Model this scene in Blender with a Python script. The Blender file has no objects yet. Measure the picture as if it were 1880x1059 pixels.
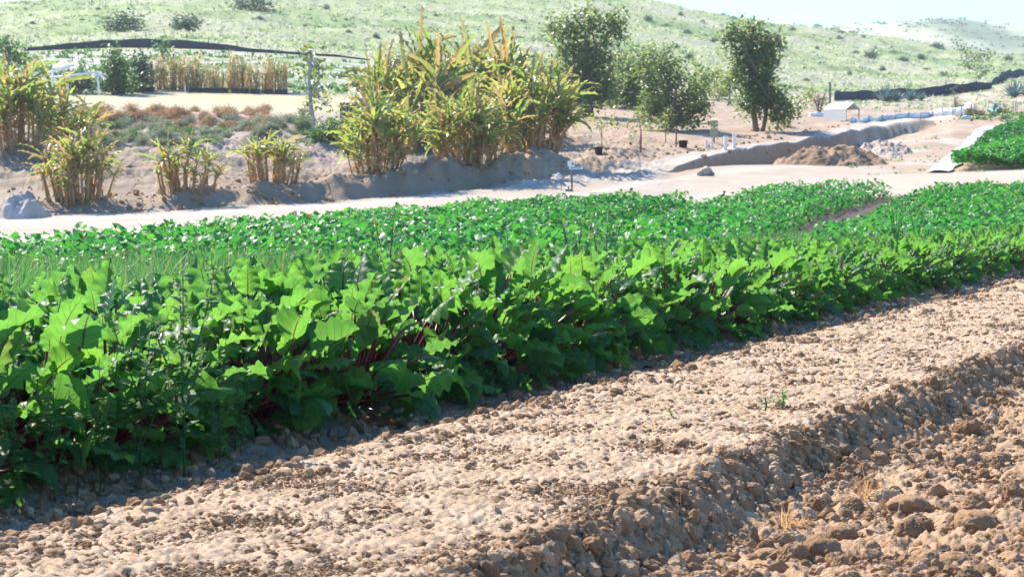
import bpy, math
import numpy as np
rng = np.random.default_rng(11)
PI = math.pi
scn = bpy.context.scene
COL = scn.collection
# ------------------------------------------------------------------ camera
W0, H0, F = 1880.0, 1059.0, 3915.0
HY = 334.0
CAMZ = 0.85
PITCH = math.atan((H0/2-HY)/F)
cp, sp_ = math.cos(PITCH), math.sin(PITCH)
cam = bpy.data.cameras.new('camera'); cam_o = bpy.data.objects.new('camera', cam); COL.objects.link(cam_o)
cam.sensor_width = 36; cam.lens = 36*F/W0; cam.clip_start = .05; cam.clip_end = 6000
cam_o.location = (0, 0, CAMZ); cam_o.rotation_euler = (PI/2-PITCH, 0, 0)
cam.dof.use_dof = True; cam.dof.focus_distance = 7.5; cam.dof.aperture_fstop = 15
scn.camera = cam_o

def ray(px, py):
    x = (np.asarray(px, float)-W0/2)/F; y = (H0/2-np.asarray(py, float))/F
    dy = cp + y*sp_; dz = -sp_ + y*cp
    return x/dy, dz/dy          # X = Y*ax ; Z = CAMZ + Y*az

# ------------------------------------------------------------------ noise
_perm = np.random.default_rng(5).permutation(4096).astype(np.int32)
_gr = np.random.default_rng(6).uniform(0, 2*PI, 4096)
_gx, _gy = np.cos(_gr), np.sin(_gr)
def pn(x, y, seed=0):
    xi = np.floor(x).astype(np.int64); yi = np.floor(y).astype(np.int64)
    fx = x-xi; fy = y-yi
    def h(a, b): return _perm[(_perm[(a+seed*37) & 4095] + b + seed*11) & 4095]
    u = fx*fx*fx*(fx*(fx*6-15)+10); v = fy*fy*fy*(fy*(fy*6-15)+10)
    def g(ix, iy, dx, dy):
        k = h(ix, iy); return _gx[k]*dx+_gy[k]*dy
    a = g(xi, yi, fx, fy); b = g(xi+1, yi, fx-1, fy); c = g(xi, yi+1, fx, fy-1); d = g(xi+1, yi+1, fx-1, fy-1)
    return (a+(b-a)*u + ((c+(d-c)*u)-(a+(b-a)*u))*v)*1.5
def fbm(x, y, oct=4, seed=0, gain=.5):
    s = 0; a = 1
    for i in range(oct):
        s = s + a*pn(x*2**i, y*2**i, seed+i); a *= gain
    return s
def sstep(a, b, x):
    t = np.clip((x-a)/(b-a), 0, 1); return t*t*(3-2*t)

# ------------------------------------------------------------------ terrain
TH = math.radians(23.0); CT, ST = math.cos(TH), math.sin(TH)
def s_of(x, y): return -x*CT + y*ST      # distance across the crop rows
def u_of(x, y): return x*ST + y*CT
def su(s, u): return -s*CT+u*ST, s*ST+u*CT
COLS = {
 -500: [(36,442),(44,408),(48,395),(58,300),(72,215),(90,188),(130,105),(180,60),(240,40),(330,40),(500,110)],
 0:    [(38,430),(46,402),(50,385),(58,292),(70,217),(76,205),(92,180),(130,96),(180,45),(230,14),(300,30),(450,90)],
 300:  [(40,414),(47,390),(51,366),(60,283),(70,225),(78,204),(93,177),(130,87),(180,25),(240,-25),(300,-35),(450,40)],
 600:  [(43,396),(50,372),(54,350),(62,278),(72,222),(80,206),(95,178),(130,104),(180,40),(240,-20),(320,-60),(450,-20)],
 900:  [(46,370),(52,345),(55,325),(62,290),(75,238),(95,190),(130,130),(180,75),(240,20),(330,-40),(450,-20)],
 1200: [(50,354),(60,303),(64,287),(75,245),(90,212),(110,175),(150,130),(200,85),(260,40),(340,3),(450,30)],
 1500: [(51,340),(58,315),(68,283),(75,250),(80,240),(90,222),(105,197),(130,172),(180,135),(250,90),(340,47),(450,80)],
 1700: [(51,334),(58,315),(70,270),(85,226),(100,207),(115,192),(130,180),(180,145),(250,118),(340,95),(450,120)],
 1880: [(52,326),(56,312),(60,305),(75,255),(88,214),(100,202),(115,186),(130,143),(180,132),(250,120),(340,112),(450,125)],
 2400: [(53,318),(60,300),(75,250),(90,210),(115,180),(130,150),(180,135),(250,122),(340,118),(450,125)],
}
_pxs = sorted(COLS)
_yl = np.exp(np.linspace(math.log(8), math.log(700), 420))
_al = np.linspace(-.40, .40, 200)
def _build_table():
    rows = []
    for px in _pxs:
        pts = [(8, 0.), (float(np.interp(px, [0, 600, 1000, 1500, 1900], [24, 28, 33, 36, 34])), 0.)]
        for Y, py in COLS[px]:
            _, az = ray(px, py); pts.append((Y, CAMZ+Y*float(az)))
        pts.append((700, pts[-1][1]-8))
        P = np.array(pts); rows.append(np.interp(_yl, P[:, 0], P[:, 1]))
    R = np.array(rows)
    k = np.exp(-.5*(np.arange(-6, 7)/2.6)**2); k /= k.sum()
    R = np.array([np.convolve(np.pad(r, 6, mode='edge'), k, 'valid') for r in R])
    a = np.array([(p-W0/2)/F for p in _pxs])
    T = np.array([np.interp(_al, a, R[:, j]) for j in range(len(_yl))])        # (Y, a)
    k = np.exp(-.5*(np.arange(-14, 15)/5.5)**2); k /= k.sum()
    return np.array([np.convolve(np.pad(r, 14, mode='edge'), k, 'valid') for r in T])
_T = _build_table()
def z_table(x, y):
    Y = np.maximum(y, .5); a = np.clip(x/Y, -.3999, .3999)
    fi = np.clip((np.log(np.clip(Y, 8, 699))-math.log(8))/(math.log(700)-math.log(8))*(len(_yl)-1), 0, len(_yl)-1.001)
    fj = (a+.4)/.8*(len(_al)-1)
    i = fi.astype(int); j = np.minimum(fj.astype(int), len(_al)-2); p = fi-i; q = fj-j
    i1 = np.minimum(i+1, len(_yl)-1)
    return (_T[i, j]*(1-p)+_T[i1, j]*p)*(1-q)+(_T[i, j+1]*(1-p)+_T[i1, j+1]*p)*q
def hit_table(px, py, y0=24.):
    ax, az = ray(px, py); Y = np.exp(np.linspace(math.log(y0), math.log(690), 2500))
    d = CAMZ+Y*az - z_table(Y*ax, Y)
    k = np.nonzero(d <= 0)[0]; return float(Y[k[0]]) if len(k) else 600.
# pit wall under the upper road (a step in the ground)
_wp = [(1206,313),(1250,301),(1300,287),(1360,276),(1420,267),(1480,256),(1540,246),(1600,234),(1660,226),(1715,219),(1745,222)]
_wa = np.array([(p[0]-W0/2)/F for p in _wp]); _wY = np.array([hit_table(*p) for p in _wp])
_wh = np.interp([p[0] for p in _wp], [1206,1225,1280,1400,1600,1700,1745], [0,.06,.42,.62,.55,.36,0])
def wall_Y(a): return np.interp(a, _wa, _wY)
def pit(x, y):
    a = x/np.maximum(y, .5); Yw = wall_Y(a); d = Yw-y + .06*pn(x*1.3, y*0+3.3, 4)
    h = np.interp(a, _wa, _wh, left=0, right=0)
    return h*sstep(0, np.interp(a, [.07, .14, .17, .2], [.3, .5, 1.0, 1.6]), d)*(1-sstep(.8, np.interp(a, [.068, .09, .12, .15], [2., 5., 10., 15.]), d))
road_far = {-500:(408), 0:402, 130:393, 300:388, 420:379, 600:371, 800:355, 960:335, 1100:310, 1150:301, 1250:284, 1330:270, 1420:258, 1480:252, 1530:238, 1600:222, 1680:212, 1770:205}
_rk = sorted(road_far); _rY = [hit_table(k, road_far[k]) for k in _rk]
def road_back(a): return np.interp(a, [(k-W0/2)/F for k in _rk], _rY, right=0)
# near field: raised bare bed, furrows, crop beds
def near_profile(s, u):
    e1 = .035*fbm(u*1.6, u*0+1.5, 4, 21)+.015*pn(u*7, u*0, 3)
    e2 = .020*fbm(u*2.1, u*0+7.5, 3, 31)
    top = .105+.014*pn(s*1.7, u*.8, 8)
    z = top*sstep(1.55+e1*1.2, 1.70+e1*.8, s)*(1-sstep(2.72+e2, 2.98+e2, s))
    z = z + .05*sstep(3.25, 3.6, s)*(1-sstep(4.6, 4.95, s)) + .05*sstep(5.0, 5.3, s)*(1-sstep(6.6, 6.9, s))
    f = 1-sstep(.9, 1.6, s)
    z = z - .035*sstep(.7, 1.3, s)*(1-sstep(1.45, 1.62, s)) + f*.03*pn(s*1.3, u*1.1, 12)
    return z
def Zg(x, y):
    x = np.asarray(x, float); y = np.asarray(y, float)
    s = s_of(x, y); u = u_of(x, y)
    z = z_table(x, y)
    nf = 1-sstep(24, 30, y)
    z = z + nf*near_profile(s, u)
    a = x/np.maximum(y, .5)
    m = sstep(50, 56, y)*(1-sstep(70, 78, y))*(1-sstep(.045, .09, a))
    z = z + m*(.34*pn(x*.33, y*.3, 41)+.22*pn(x*.9, y*.8, 42)+.07*pn(x*2.5, y*2.2, 43)+.07*np.abs(pn(x*4.5, y*4, 45))+.035*pn(x*10, y*8, 46))
    d = y-road_back(a); bk = (1-sstep(.0, .04, a))*np.interp(a, [-.3, -.2, -.12, 0], [.2, .25, .44, .70])
    z = z + bk*np.where(d > 0, sstep(0, 1.0, d+.35*pn(x*1.7, y*1.2, 48))-np.clip(d/7., 0, 1), 0)*(1+.6*pn(x*.8, y*.4, 47)+.25*pn(x*3, y*2, 49))
    m2 = sstep(62, 70, y)*(1-sstep(.2, .3, np.abs(a)*0+np.clip(y/1000, 0, .3)))*sstep(.06, .1, a)
    z = z + m2*.12*pn(x*.7, y*.6, 44)
    hl = sstep(130, 170, y)
    z = z + hl*(1.0*pn(x*.04, y*.03, 51)+.5*pn(x*.13, y*.1, 52)+.16*pn(x*.5, y*.4, 53))
    return z - pit(x, y)
def gz(x, y): return float(Zg(np.array([x]), np.array([y]))[0])
def hit(px, py, y0=24.):
    ax, az = ray(px, py); Y = np.exp(np.linspace(math.log(y0), math.log(690), 3000))
    d = CAMZ+Y*az - Zg(Y*ax, Y)
    k = np.nonzero(d <= 0)[0]; Yh = float(Y[k[0]]) if len(k) else 340.
    return np.array([Yh*float(ax), Yh, gz(Yh*float(ax), Yh)])
def at(px, Y):
    x = Y*(px-W0/2)/F; return np.array([x, Y, gz(x, Y)])
def m_per_px(Y): return Y/F

# ------------------------------------------------------------------ materials
def newmat(name):
    m = bpy.data.materials.new(name); m.use_nodes = True
    nt = m.node_tree; nt.nodes.clear(); return m, nt
class NT:
    def __init__(s, nt): s.nt = nt
    def n(s, t, **kw):
        nd = s.nt.nodes.new(t)
        for k, v in kw.items(): setattr(nd, k, v)
        return nd
    def l(s, a, b): s.nt.links.new(a, b)
    def val(s, inp, v):
        if hasattr(v, 'node') or isinstance(v, bpy.types.NodeSocket): s.l(v, inp)
        else: inp.default_value = v
    def math(s, op, a, b=0., c=None, clamp=False):
        nd = s.n('ShaderNodeMath', operation=op); nd.use_clamp = clamp
        s.val(nd.inputs[0], a); s.val(nd.inputs[1], b)
        if c is not None: s.val(nd.inputs[2], c)
        return nd.outputs[0]
    def mix(s, f, a, b, blend='MIX'):
        nd = s.n('ShaderNodeMix', data_type='RGBA', blend_type=blend)
        s.val(nd.inputs[0], f)
        for i, v in ((6, a), (7, b)):
            if isinstance(v, tuple) and len(v) == 3: v = (*v, 1)
            s.val(nd.inputs[i], v)
        return nd.outputs[2]
    def attr(s, name, out='Fac'):
        nd = s.n('ShaderNodeAttribute', attribute_name=name); return nd.outputs[out]
    def noise(s, scale, detail=4, rough=.55, vec=None, out=0):
        nd = s.n('ShaderNodeTexNoise'); nd.inputs['Scale'].default_value = scale; nd.inputs['Detail'].default_value = detail
        nd.inputs['Roughness'].default_value = rough
        if vec is not None: s.l(vec, nd.inputs['Vector'])
        return nd.outputs[out]
    def ramp(s, f, stops):
        nd = s.n('ShaderNodeValToRGB'); cr = nd.color_ramp
        while len(cr.elements) < len(stops): cr.elements.new(.5)
        for e, (p, c) in zip(cr.elements, stops):
            e.position = p; e.color = (*c, 1)
        s.l(f, nd.inputs[0]); return nd.outputs[0]
    def coord(s, which='Object'):
        return s.n('ShaderNodeTexCoord').outputs[which]
    def bump(s, h, dist, strength=1.):
        nd = s.n('ShaderNodeBump'); nd.inputs['Distance'].default_value = dist; nd.inputs['Strength'].default_value = strength
        s.l(h, nd.inputs['Height']); return nd.outputs[0]
    def principled(s, col, rough=.6, spec=.5, normal=None, metal=0.):
        p = s.n('ShaderNodeBsdfPrincipled')
        if isinstance(col, tuple): p.inputs['Base Color'].default_value = (*col[:3], 1)
        else: s.l(col, p.inputs['Base Color'])
        s.val(p.inputs['Roughness'], rough); s.val(p.inputs['Specular IOR Level'], spec); s.val(p.inputs['Metallic'], metal)
        if normal is not None: s.l(normal, p.inputs['Normal'])
        return p.outputs[0]
    def out(s, sh):
        o = s.n('ShaderNodeOutputMaterial'); s.l(sh, o.inputs['Surface']); return o

def plain(name, col, rough=.6, var=.15, scale=8., spec=.4, bump=.0):
    m, nt = newmat(name); t = NT(nt); co = t.coord()
    f = t.noise(scale, 5, .6, co)
    c = t.mix(f, tuple(c*(1-var) for c in col), tuple(min(1, c*(1+var)) for c in col))
    nrm = t.bump(t.noise(scale*3, 4, .6, co), bump) if bump else None
    t.out(t.principled(c, rough, spec, nrm)); return m

def leafmat(name, stops, tcol, trans=.45, rough=.42, spec=.5, dry=None, veins=None, dtrans=None):
    """leaf: reflective face, light through the blade; per-leaf tint; dry margin attribute; veins from blade coordinates"""
    m, nt = newmat(name); t = NT(nt)
    tint = t.attr('tint')
    oi = t.n('ShaderNodeObjectInfo').outputs['Random']
    tt = t.math('ADD', tint, t.math('MULTIPLY', t.math('SUBTRACT', oi, .5), .22), clamp=True)
    c = t.ramp(tt, stops)
    tc = t.mix(.5, t.mix(1., c, (2.2, 2.2, 2.2), 'MULTIPLY'), tcol)
    h = None
    if veins:
        lt = t.attr('lt'); lv = t.attr('lv')
        av = t.math('ABSOLUTE', lv)
        ph = t.math('SUBTRACT', t.math('MULTIPLY', lt, 7.5), t.math('MULTIPLY', av, 1.7))
        fr = t.math('ABSOLUTE', t.math('SUBTRACT', t.math('FRACT', ph), .5))
        side = t.math('SUBTRACT', 1, t.math('MULTIPLY', fr, 9.), clamp=True)
        side = t.math('MULTIPLY', side, t.math('SUBTRACT', 1.0, t.math('MULTIPLY', av, .75)))
        mid = t.math('SUBTRACT', 1.25, t.math('MULTIPLY', av, t.math('ADD', 11., t.math('MULTIPLY', lt, 22.))), clamp=True)
        vn = t.math('MAXIMUM', mid, t.math('MULTIPLY', side, .55))
        c = t.mix(vn, c, veins); tc = t.mix(vn, tc, tuple(v*1.3 for v in veins))
        h = t.math('SUBTRACT', t.math('MULTIPLY', t.noise(45, 2, .5, t.coord()), .5), t.math('MULTIPLY', vn, .8))
    if veins:
        mot = t.math('ADD', .72, t.math('MULTIPLY', t.noise(26, 3, .6, t.coord()), .56)); mc = t.n('ShaderNodeCombineColor'); [t.l(mot, mc.inputs[q_]) for q_ in range(3)]
        c = t.mix(1., c, mc.outputs[0], 'MULTIPLY'); tc = t.mix(1., tc, mc.outputs[0], 'MULTIPLY')
    if dry:
        d = t.attr('dry'); c = t.mix(d, c, dry); tc = t.mix(d, tc, dry)
    nrm = t.bump(h, .003, .9) if h is not None else None
    p = t.principled(c, rough, spec, nrm)
    tr = t.n('ShaderNodeBsdfTranslucent'); t.l(tc, tr.inputs[0])
    if nrm is not None: t.l(nrm, tr.inputs['Normal'])
    mx = t.n('ShaderNodeMixShader'); mx.inputs[0].default_value = trans
    t.l(p, mx.inputs[1]); t.l(tr.outputs[0], mx.inputs[2]); t.out(mx.outputs[0]); return m

M = {}
M['beet'] = leafmat('beet_leaf', [(0, (.014, .085, .040)), (.5, (.030, .135, .038)), (1, (.075, .19, .035))], (.28, .60, .04), .48, .46, .30, veins=(.10, .028, .022), dry=(.25, .16, .05))
M['petiole'] = plain('beet_stalk', (.15, .016, .022), .35, .4, 14)
M['weed'] = leafmat('weed_leaf', [(0, (.04, .13, .06)), (1, (.12, .23, .08))], (.28, .5, .06), .4, .6, .25, dry=(.35, .36, .2))
M['onion'] = leafmat('onion_leaf', [(0, (.030, .12, .035)), (.6, (.055, .18, .045)), (1, (.10, .25, .06))], (.2, .5, .05), .33, .45, .3, dry=(.45, .36, .16))
M['crop'] = leafmat('low_crop_leaf', [(0, (.012, .10, .026)), (.5, (.024, .165, .030)), (.85, (.055, .22, .025)), (1, (.12, .24, .03))], (.09, .44, .035), .40, .46, .3, dry=(.4, .22, .05))
M['banana'] = leafmat('banana_leaf', [(0, (.035, .11, .035)), (.5, (.085, .175, .04)), (1, (.27, .32, .07))], (.50, .58, .09), .50, .38, .5, dry=(.48, .33, .12))
M['straw'] = leafmat('dry_leaf', [(0, (.30, .15, .055)), (.5, (.45, .26, .11)), (1, (.55, .42, .24))], (.65, .36, .12), .35, .7, .2)
M['cane'] = leafmat('dry_cane', [(0, (.40, .26, .13)), (.5, (.54, .39, .21)), (1, (.66, .52, .33))], (.7, .5, .25), .4, .7, .2)
M['banana_stalk'] = plain('banana_stalk', (.40, .24, .12), .7, .45, 9, bump=.01)
M['tree'] = leafmat('tree_leaf', [(0, (.028, .095, .045)), (.6, (.08, .155, .055)), (1, (.25, .27, .07))], (.40, .48, .08), .42, .40, .45, dry=(.28, .17, .07))
M['treelight'] = leafmat('light_tree_leaf', [(0, (.06, .11, .03)), (.6, (.12, .18, .04)), (1, (.24, .27, .06))], (.42, .48, .06), .42, .45, .5, dry=(.35, .2, .08))
M['bush'] = leafmat('bush_leaf', [(0, (.02, .08, .03)), (.6, (.045, .13, .035)), (1, (.11, .20, .05))], (.22, .40, .05), .32, .5)
M['sage'] = leafmat('sage_leaf', [(0, (.13, .19, .12)), (.6, (.24, .28, .18)), (1, (.42, .42, .30))], (.4, .42, .25), .25, .7, .2)
M['brush'] = leafmat('brown_brush', [(0, (.22, .12, .07)), (.6, (.38, .22, .12)), (1, (.50, .36, .22))], (.5, .3, .14), .25, .8, .2)
M['hillgrass'] = leafmat('hill_grass', [(0, (.10, .15, .09)), (.3, (.22, .30, .13)), (.6, (.40, .42, .27)), (1, (.44, .41, .33))], (.42, .48, .24), .35, .8, .1)
M['hillbush'] = leafmat('hill_bush_leaf', [(0, (.020, .075, .060)), (.6, (.05, .125, .075)), (1, (.12, .19, .10))], (.12, .2, .07), .25, .6, .3)
M['agave'] = leafmat('agave_leaf', [(0, (.06, .14, .15)), (1, (.14, .25, .24))], (.2, .3, .25), .1, .4, .5)
M['bark'] = plain('bark', (.24, .17, .12), .85, .4, 10, bump=.02)
M['palebark'] = plain('pale_bark', (.48, .44, .42), .8, .2, 14, bump=.01)
M['sapwood'] = plain('sapling_stem', (.22, .14, .09), .8, .3, 20)
M['redstake'] = plain('rusty_stake', (.30, .075, .06), .6, .3, 20)
M['fabric'] = plain('black_fence_fabric', (.010, .030, .055), .75, .4, 3, bump=.02)
M['blackpot'] = plain('black_plastic', (.014, .016, .022), .45, .2, 10)
M['post'] = plain('weathered_post', (.13, .11, .09), .8, .3, 12)
M['white'] = plain('white_paint', (.80, .80, .78), .5, .08, 6)
M['plasticwhite'] = plain('white_sheeting', (.74, .75, .76), .4, .10, 2.5, bump=.02)
M['canvas'] = plain('white_canvas', (.66, .64, .58), .75, .08, 3)
M['tanside'] = plain('tan_panel', (.42, .32, .26), .8, .2, 4)
M['lightblue'] = plain('pale_blue_board', (.60, .74, .84), .5, .06, 9)
M['signdark'] = plain('sign_lettering', (.10, .11, .13), .6, .1, 9)
M['signyellow'] = plain('yellow_green_board', (.42, .40, .20), .6, .15, 8)
M['signgreen'] = plain('faded_green_board', (.24, .30, .17), .6, .2, 8)
M['pallet'] = plain('weathered_slat', (.34, .28, .20), .85, .3, 10)
M['palletdark'] = plain('dark_slat', (.12, .09, .08), .85, .3, 10)
M['greentarp'] = plain('green_tarp', (.015, .19, .12), .4, .3, 5, bump=.03)
M['bluetarp'] = plain('blue_tarp', (.12, .38, .60), .45, .2, 6)
M['crate'] = plain('brown_crate', (.34, .20, .09), .8, .3, 9)
M['palefilm'] = plain('pale_film', (.58, .56, .53), .6, .12, 3, bump=.02)
M['stone'] = plain('tan_stone', (.46, .36, .27), .9, .25, 6, bump=.03)

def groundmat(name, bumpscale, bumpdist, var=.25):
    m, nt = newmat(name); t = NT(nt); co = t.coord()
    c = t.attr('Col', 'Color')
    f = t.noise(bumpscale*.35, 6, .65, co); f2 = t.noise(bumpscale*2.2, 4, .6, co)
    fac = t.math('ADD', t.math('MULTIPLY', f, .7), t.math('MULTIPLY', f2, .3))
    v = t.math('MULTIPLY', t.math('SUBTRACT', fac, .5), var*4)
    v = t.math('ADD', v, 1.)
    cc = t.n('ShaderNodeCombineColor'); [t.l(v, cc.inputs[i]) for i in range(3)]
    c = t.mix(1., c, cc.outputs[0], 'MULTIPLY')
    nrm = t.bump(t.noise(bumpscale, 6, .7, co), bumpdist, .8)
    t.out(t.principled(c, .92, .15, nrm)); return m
M['soil'] = groundmat('tilled_soil', 45, .012, .22)
M['dirt'] = groundmat('packed_dirt', 5, .05, .16)
M['hill'] = groundmat('hill_ground', 1.1, .25, .25)
def clodmat():
    m, nt = newmat('soil_clod'); t = NT(nt); co = t.coord()
    f = t.noise(28, 6, .65, co)
    tint = t.attr('tint'); oi = t.n('ShaderNodeObjectInfo').outputs['Random']
    c = t.ramp(t.math('ADD', t.math('MULTIPLY', f, .55), t.math('MULTIPLY', tint, .5)), [(.1, (.20, .110, .055)), (.5, (.37, .225, .120)), (.75, (.52, .355, .215)), (1, (.64, .51, .36))])
    nrm = t.bump(t.noise(70, 5, .7, co), .012, .9)
    t.out(t.principled(c, .95, .1, nrm)); return m
M['clod'] = clodmat()

# ------------------------------------------------------------------ mesh building
class MB:
    def __init__(s): s.v = []; s.q = []; s.t = []; s.a = []; s.n = 0
    def add(s, v, quads=None, tris=None, tint=0., dry=0., lt=0., lv=0.):
        v = np.asarray(v, float).reshape(-1, 3); k = len(v)
        a = np.empty((k, 4)); a[:, 0] = tint; a[:, 1] = dry; a[:, 2] = lt; a[:, 3] = lv
        s.v.append(v); s.a.append(a)
        if quads is not None and len(quads): s.q.append(np.asarray(quads, np.int64)+s.n)
        if tris is not None and len(tris): s.t.append(np.asarray(tris, np.int64)+s.n)
        s.n += k; return s
    def box(s, lo, hi, rz=0., o=(0, 0, 0), **kw):
        x0, y0, z0 = lo; x1, y1, z1 = hi
        v = np.array([(x, y, z) for z in (z0, z1) for x, y in ((x0, y0), (x1, y0), (x1, y1), (x0, y1))])
        c, sn = math.cos(rz), math.sin(rz)
        v = np.stack([v[:, 0]*c-v[:, 1]*sn+o[0], v[:, 0]*sn+v[:, 1]*c+o[1], v[:, 2]+o[2]], 1)
        return s.add(v, [(3, 2, 1, 0), (4, 5, 6, 7), (0, 1, 5, 4), (1, 2, 6, 5), (2, 3, 7, 6), (3, 0, 4, 7)], **kw)
    def tube(s, pts, rad, k=6, **kw):
        P = np.asarray(pts, float); n = len(P); rad = np.broadcast_to(np.asarray(rad, float), (n,))
        T = np.gradient(P, axis=0); T /= np.linalg.norm(T, axis=1)[:, None]+1e-9
        ref = np.array([0, 0, 1.]) if abs(T[0, 2]) < .9 else np.array([1., 0, 0])
        A = np.cross(T, ref); A /= np.linalg.norm(A, axis=1)[:, None]+1e-9; B = np.cross(T, A)
        th = np.arange(k)*2*PI/k
        V = P[:, None]+rad[:, None, None]*(np.cos(th)[None, :, None]*A[:, None]+np.sin(th)[None, :, None]*B[:, None])
        i = np.arange(n-1)[:, None]*k; j = np.arange(k)[None]; j1 = (j+1) % k
        q = np.stack([i+j, i+j1, i+k+j1, i+k+j], -1).reshape(-1, 4)
        tr = [(0, b+1, b) for b in range(1, k-1)]+[((n-1)*k, (n-1)*k+b, (n-1)*k+b+1) for b in range(1, k-1)]
        return s.add(V.reshape(-1, 3), q, tr, **kw)
    def mesh(s, name, mat, smooth=True):
        me = bpy.data.meshes.new(name)
        V = np.concatenate(s.v); A = np.concatenate(s.a)
        q = np.concatenate(s.q) if s.q else np.zeros((0, 4), np.int64)
        t = np.concatenate(s.t) if s.t else np.zeros((0, 3), np.int64)
        raw_mesh(me, V, q, t, smooth)
        for i, nm in enumerate(('tint', 'dry', 'lt', 'lv')):
            if np.any(A[:, i] != 0):
                at_ = me.attributes.new(nm, 'FLOAT', 'POINT'); at_.data.foreach_set('value', A[:, i].astype(np.float32))
        me.materials.append(mat); return me
def raw_mesh(me, V, q, t=None, smooth=True):
    t = np.zeros((0, 3), np.int64) if t is None else t
    me.vertices.add(len(V)); me.vertices.foreach_set('co', np.ascontiguousarray(V, np.float32).ravel())
    L = np.concatenate([q.ravel(), t.ravel()]).astype(np.int32)
    me.loops.add(len(L)); me.loops.foreach_set('vertex_index', L)
    nq, ntr = len(q), len(t); me.polygons.add(nq+ntr)
    st = np.concatenate([np.arange(nq)*4, nq*4+np.arange(ntr)*3]).astype(np.int32)
    me.polygons.foreach_set('loop_start', st)
    me.polygons.foreach_set('use_smooth', np.full(nq+ntr, smooth))
    me.update(calc_edges=True)

def pr_beet(t): return np.clip(np.sin(PI*np.clip(t, 0, 1)**.78)**.75*(1-.12*t), .04, 1)
def pr_blade(t): return np.clip(np.minimum(1, t*8+.3)*(1-t**2.2), .03, 1)
def pr_oval(t): return np.clip(np.sin(PI*t)**.7, .06, 1)
def pr_long(t): return np.clip(np.sin(PI*np.clip(t, 0, 1)**.8)**.45, .08, 1)
def leaves(mb, P, az, el, L, W, bend=0., roll=0., fold=.3, ruf=0., nt=5, ns=3, prof=pr_oval, tint=None, dry=None, waves=3., jag=0., r=rng, cup=None):
    P = np.asarray(P, float).reshape(-1, 3); N = len(P)
    f = lambda x: np.broadcast_to(np.asarray(x, float), (N,))
    az, el, L, W, bend, roll, fold, ruf = map(f, (az, el, L, W, bend, roll, fold, ruf))
    t = np.linspace(0, 1, nt); ang = el[:, None]-bend[:, None]*t
    h = np.stack([np.cos(az), np.sin(az), 0*az], 1)
    T = np.cos(ang)[..., None]*h[:, None]+np.sin(ang)[..., None]*np.array([0, 0, 1.])
    step = .5*(T[:, 1:]+T[:, :-1])*(L/(nt-1))[:, None, None]
    C = np.concatenate([np.zeros((N, 1, 3)), np.cumsum(step, 1)], 1)+P[:, None]
    S0 = np.stack([-np.sin(az), np.cos(az), 0*az], 1)[:, None]+0*T
    N0 = np.cross(T, S0)
    cr, sr = np.cos(roll)[:, None, None], np.sin(roll)[:, None, None]
    S = cr*S0+sr*N0; Nn = -sr*S0+cr*N0
    v = np.linspace(-1, 1, ns)
    hw = (W/2)[:, None]*prof(t)[None]
    if jag: hw = hw*(1-jag*r.random((N, nt)))
    ph = r.uniform(0, 6.28, (N, 1, 1)); sgn = np.where(v >= 0, 1., 2.1)[None, None]
    rf = ruf[:, None, None]*np.abs(v)[None, None]**2*np.sin(waves*2*PI*t[None, :, None]+ph*sgn)*(W/2)[:, None, None]
    off_s = v[None, None]*hw[..., None]*np.cos(fold)[:, None, None]*(1+.03*np.sin(waves*1.3*2*PI*t[None, :, None]+ph)*(ruf[:, None, None] > 0)*np.abs(v))
    off_n = np.abs(v)[None, None]*hw[..., None]*np.sin(fold)[:, None, None]+rf
    if cup is not None: off_n = off_n+f(cup)[:, None, None]*hw[..., None]*(v**2)[None, None]*(.4+t)[None, :, None]
    V = C[:, :, None]+S[:, :, None]*off_s[..., None]+Nn[:, :, None]*off_n[..., None]
    i = np.arange(nt-1)[:, None]*ns; j = np.arange(ns-1)[None]
    q0 = np.stack([i+j, i+j+1, i+ns+j+1, i+ns+j], -1).reshape(-1, 4)
    q = (q0[None]+(np.arange(N)*nt*ns)[:, None, None]).reshape(-1, 4)
    tint = r.random(N) if tint is None else f(tint)
    tn = np.repeat(tint, nt*ns)
    lt = np.tile(np.repeat(t, ns), N); lv = np.tile(np.tile(v, nt), N)
    if dry is None: dr = 0.
    else:
        dry = f(dry); tt = lt.reshape(N, -1); vv = np.abs(lv.reshape(N, -1))
        dr = np.clip(dry[:, None]*(.35+.9*tt**2+.5*vv**2)-.15+.5*(dry[:, None] > .85), 0, 1).ravel()
    mb.add(V.reshape(-1, 3), q, tint=tn, dry=dr, lt=lt+1e-4, lv=lv); return C

def link(name, me, parent=None, loc=None, rz=0., sc=1., kind=None, label=None, cat=None, group=None, tilt=None):
    o = bpy.data.objects.new(name, me); COL.objects.link(o)
    if parent is not None: o.parent = parent
    if loc is not None: o.location = tuple(float(c) for c in loc)
    o.rotation_euler = (tilt[0] if tilt else 0, tilt[1] if tilt else 0, rz)
    o.scale = (sc, sc, sc) if np.isscalar(sc) else sc
    if kind: o['kind'] = kind
    if label: o['label'] = label
    if cat: o['category'] = cat
    if group: o['group'] = group
    return o
def copy_tree(o, parent=None):
    c = o.copy(); COL.objects.link(c)
    if parent is not None: c.parent = parent
    for ch in list(o.children): copy_tree(ch, c)
    return c

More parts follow.
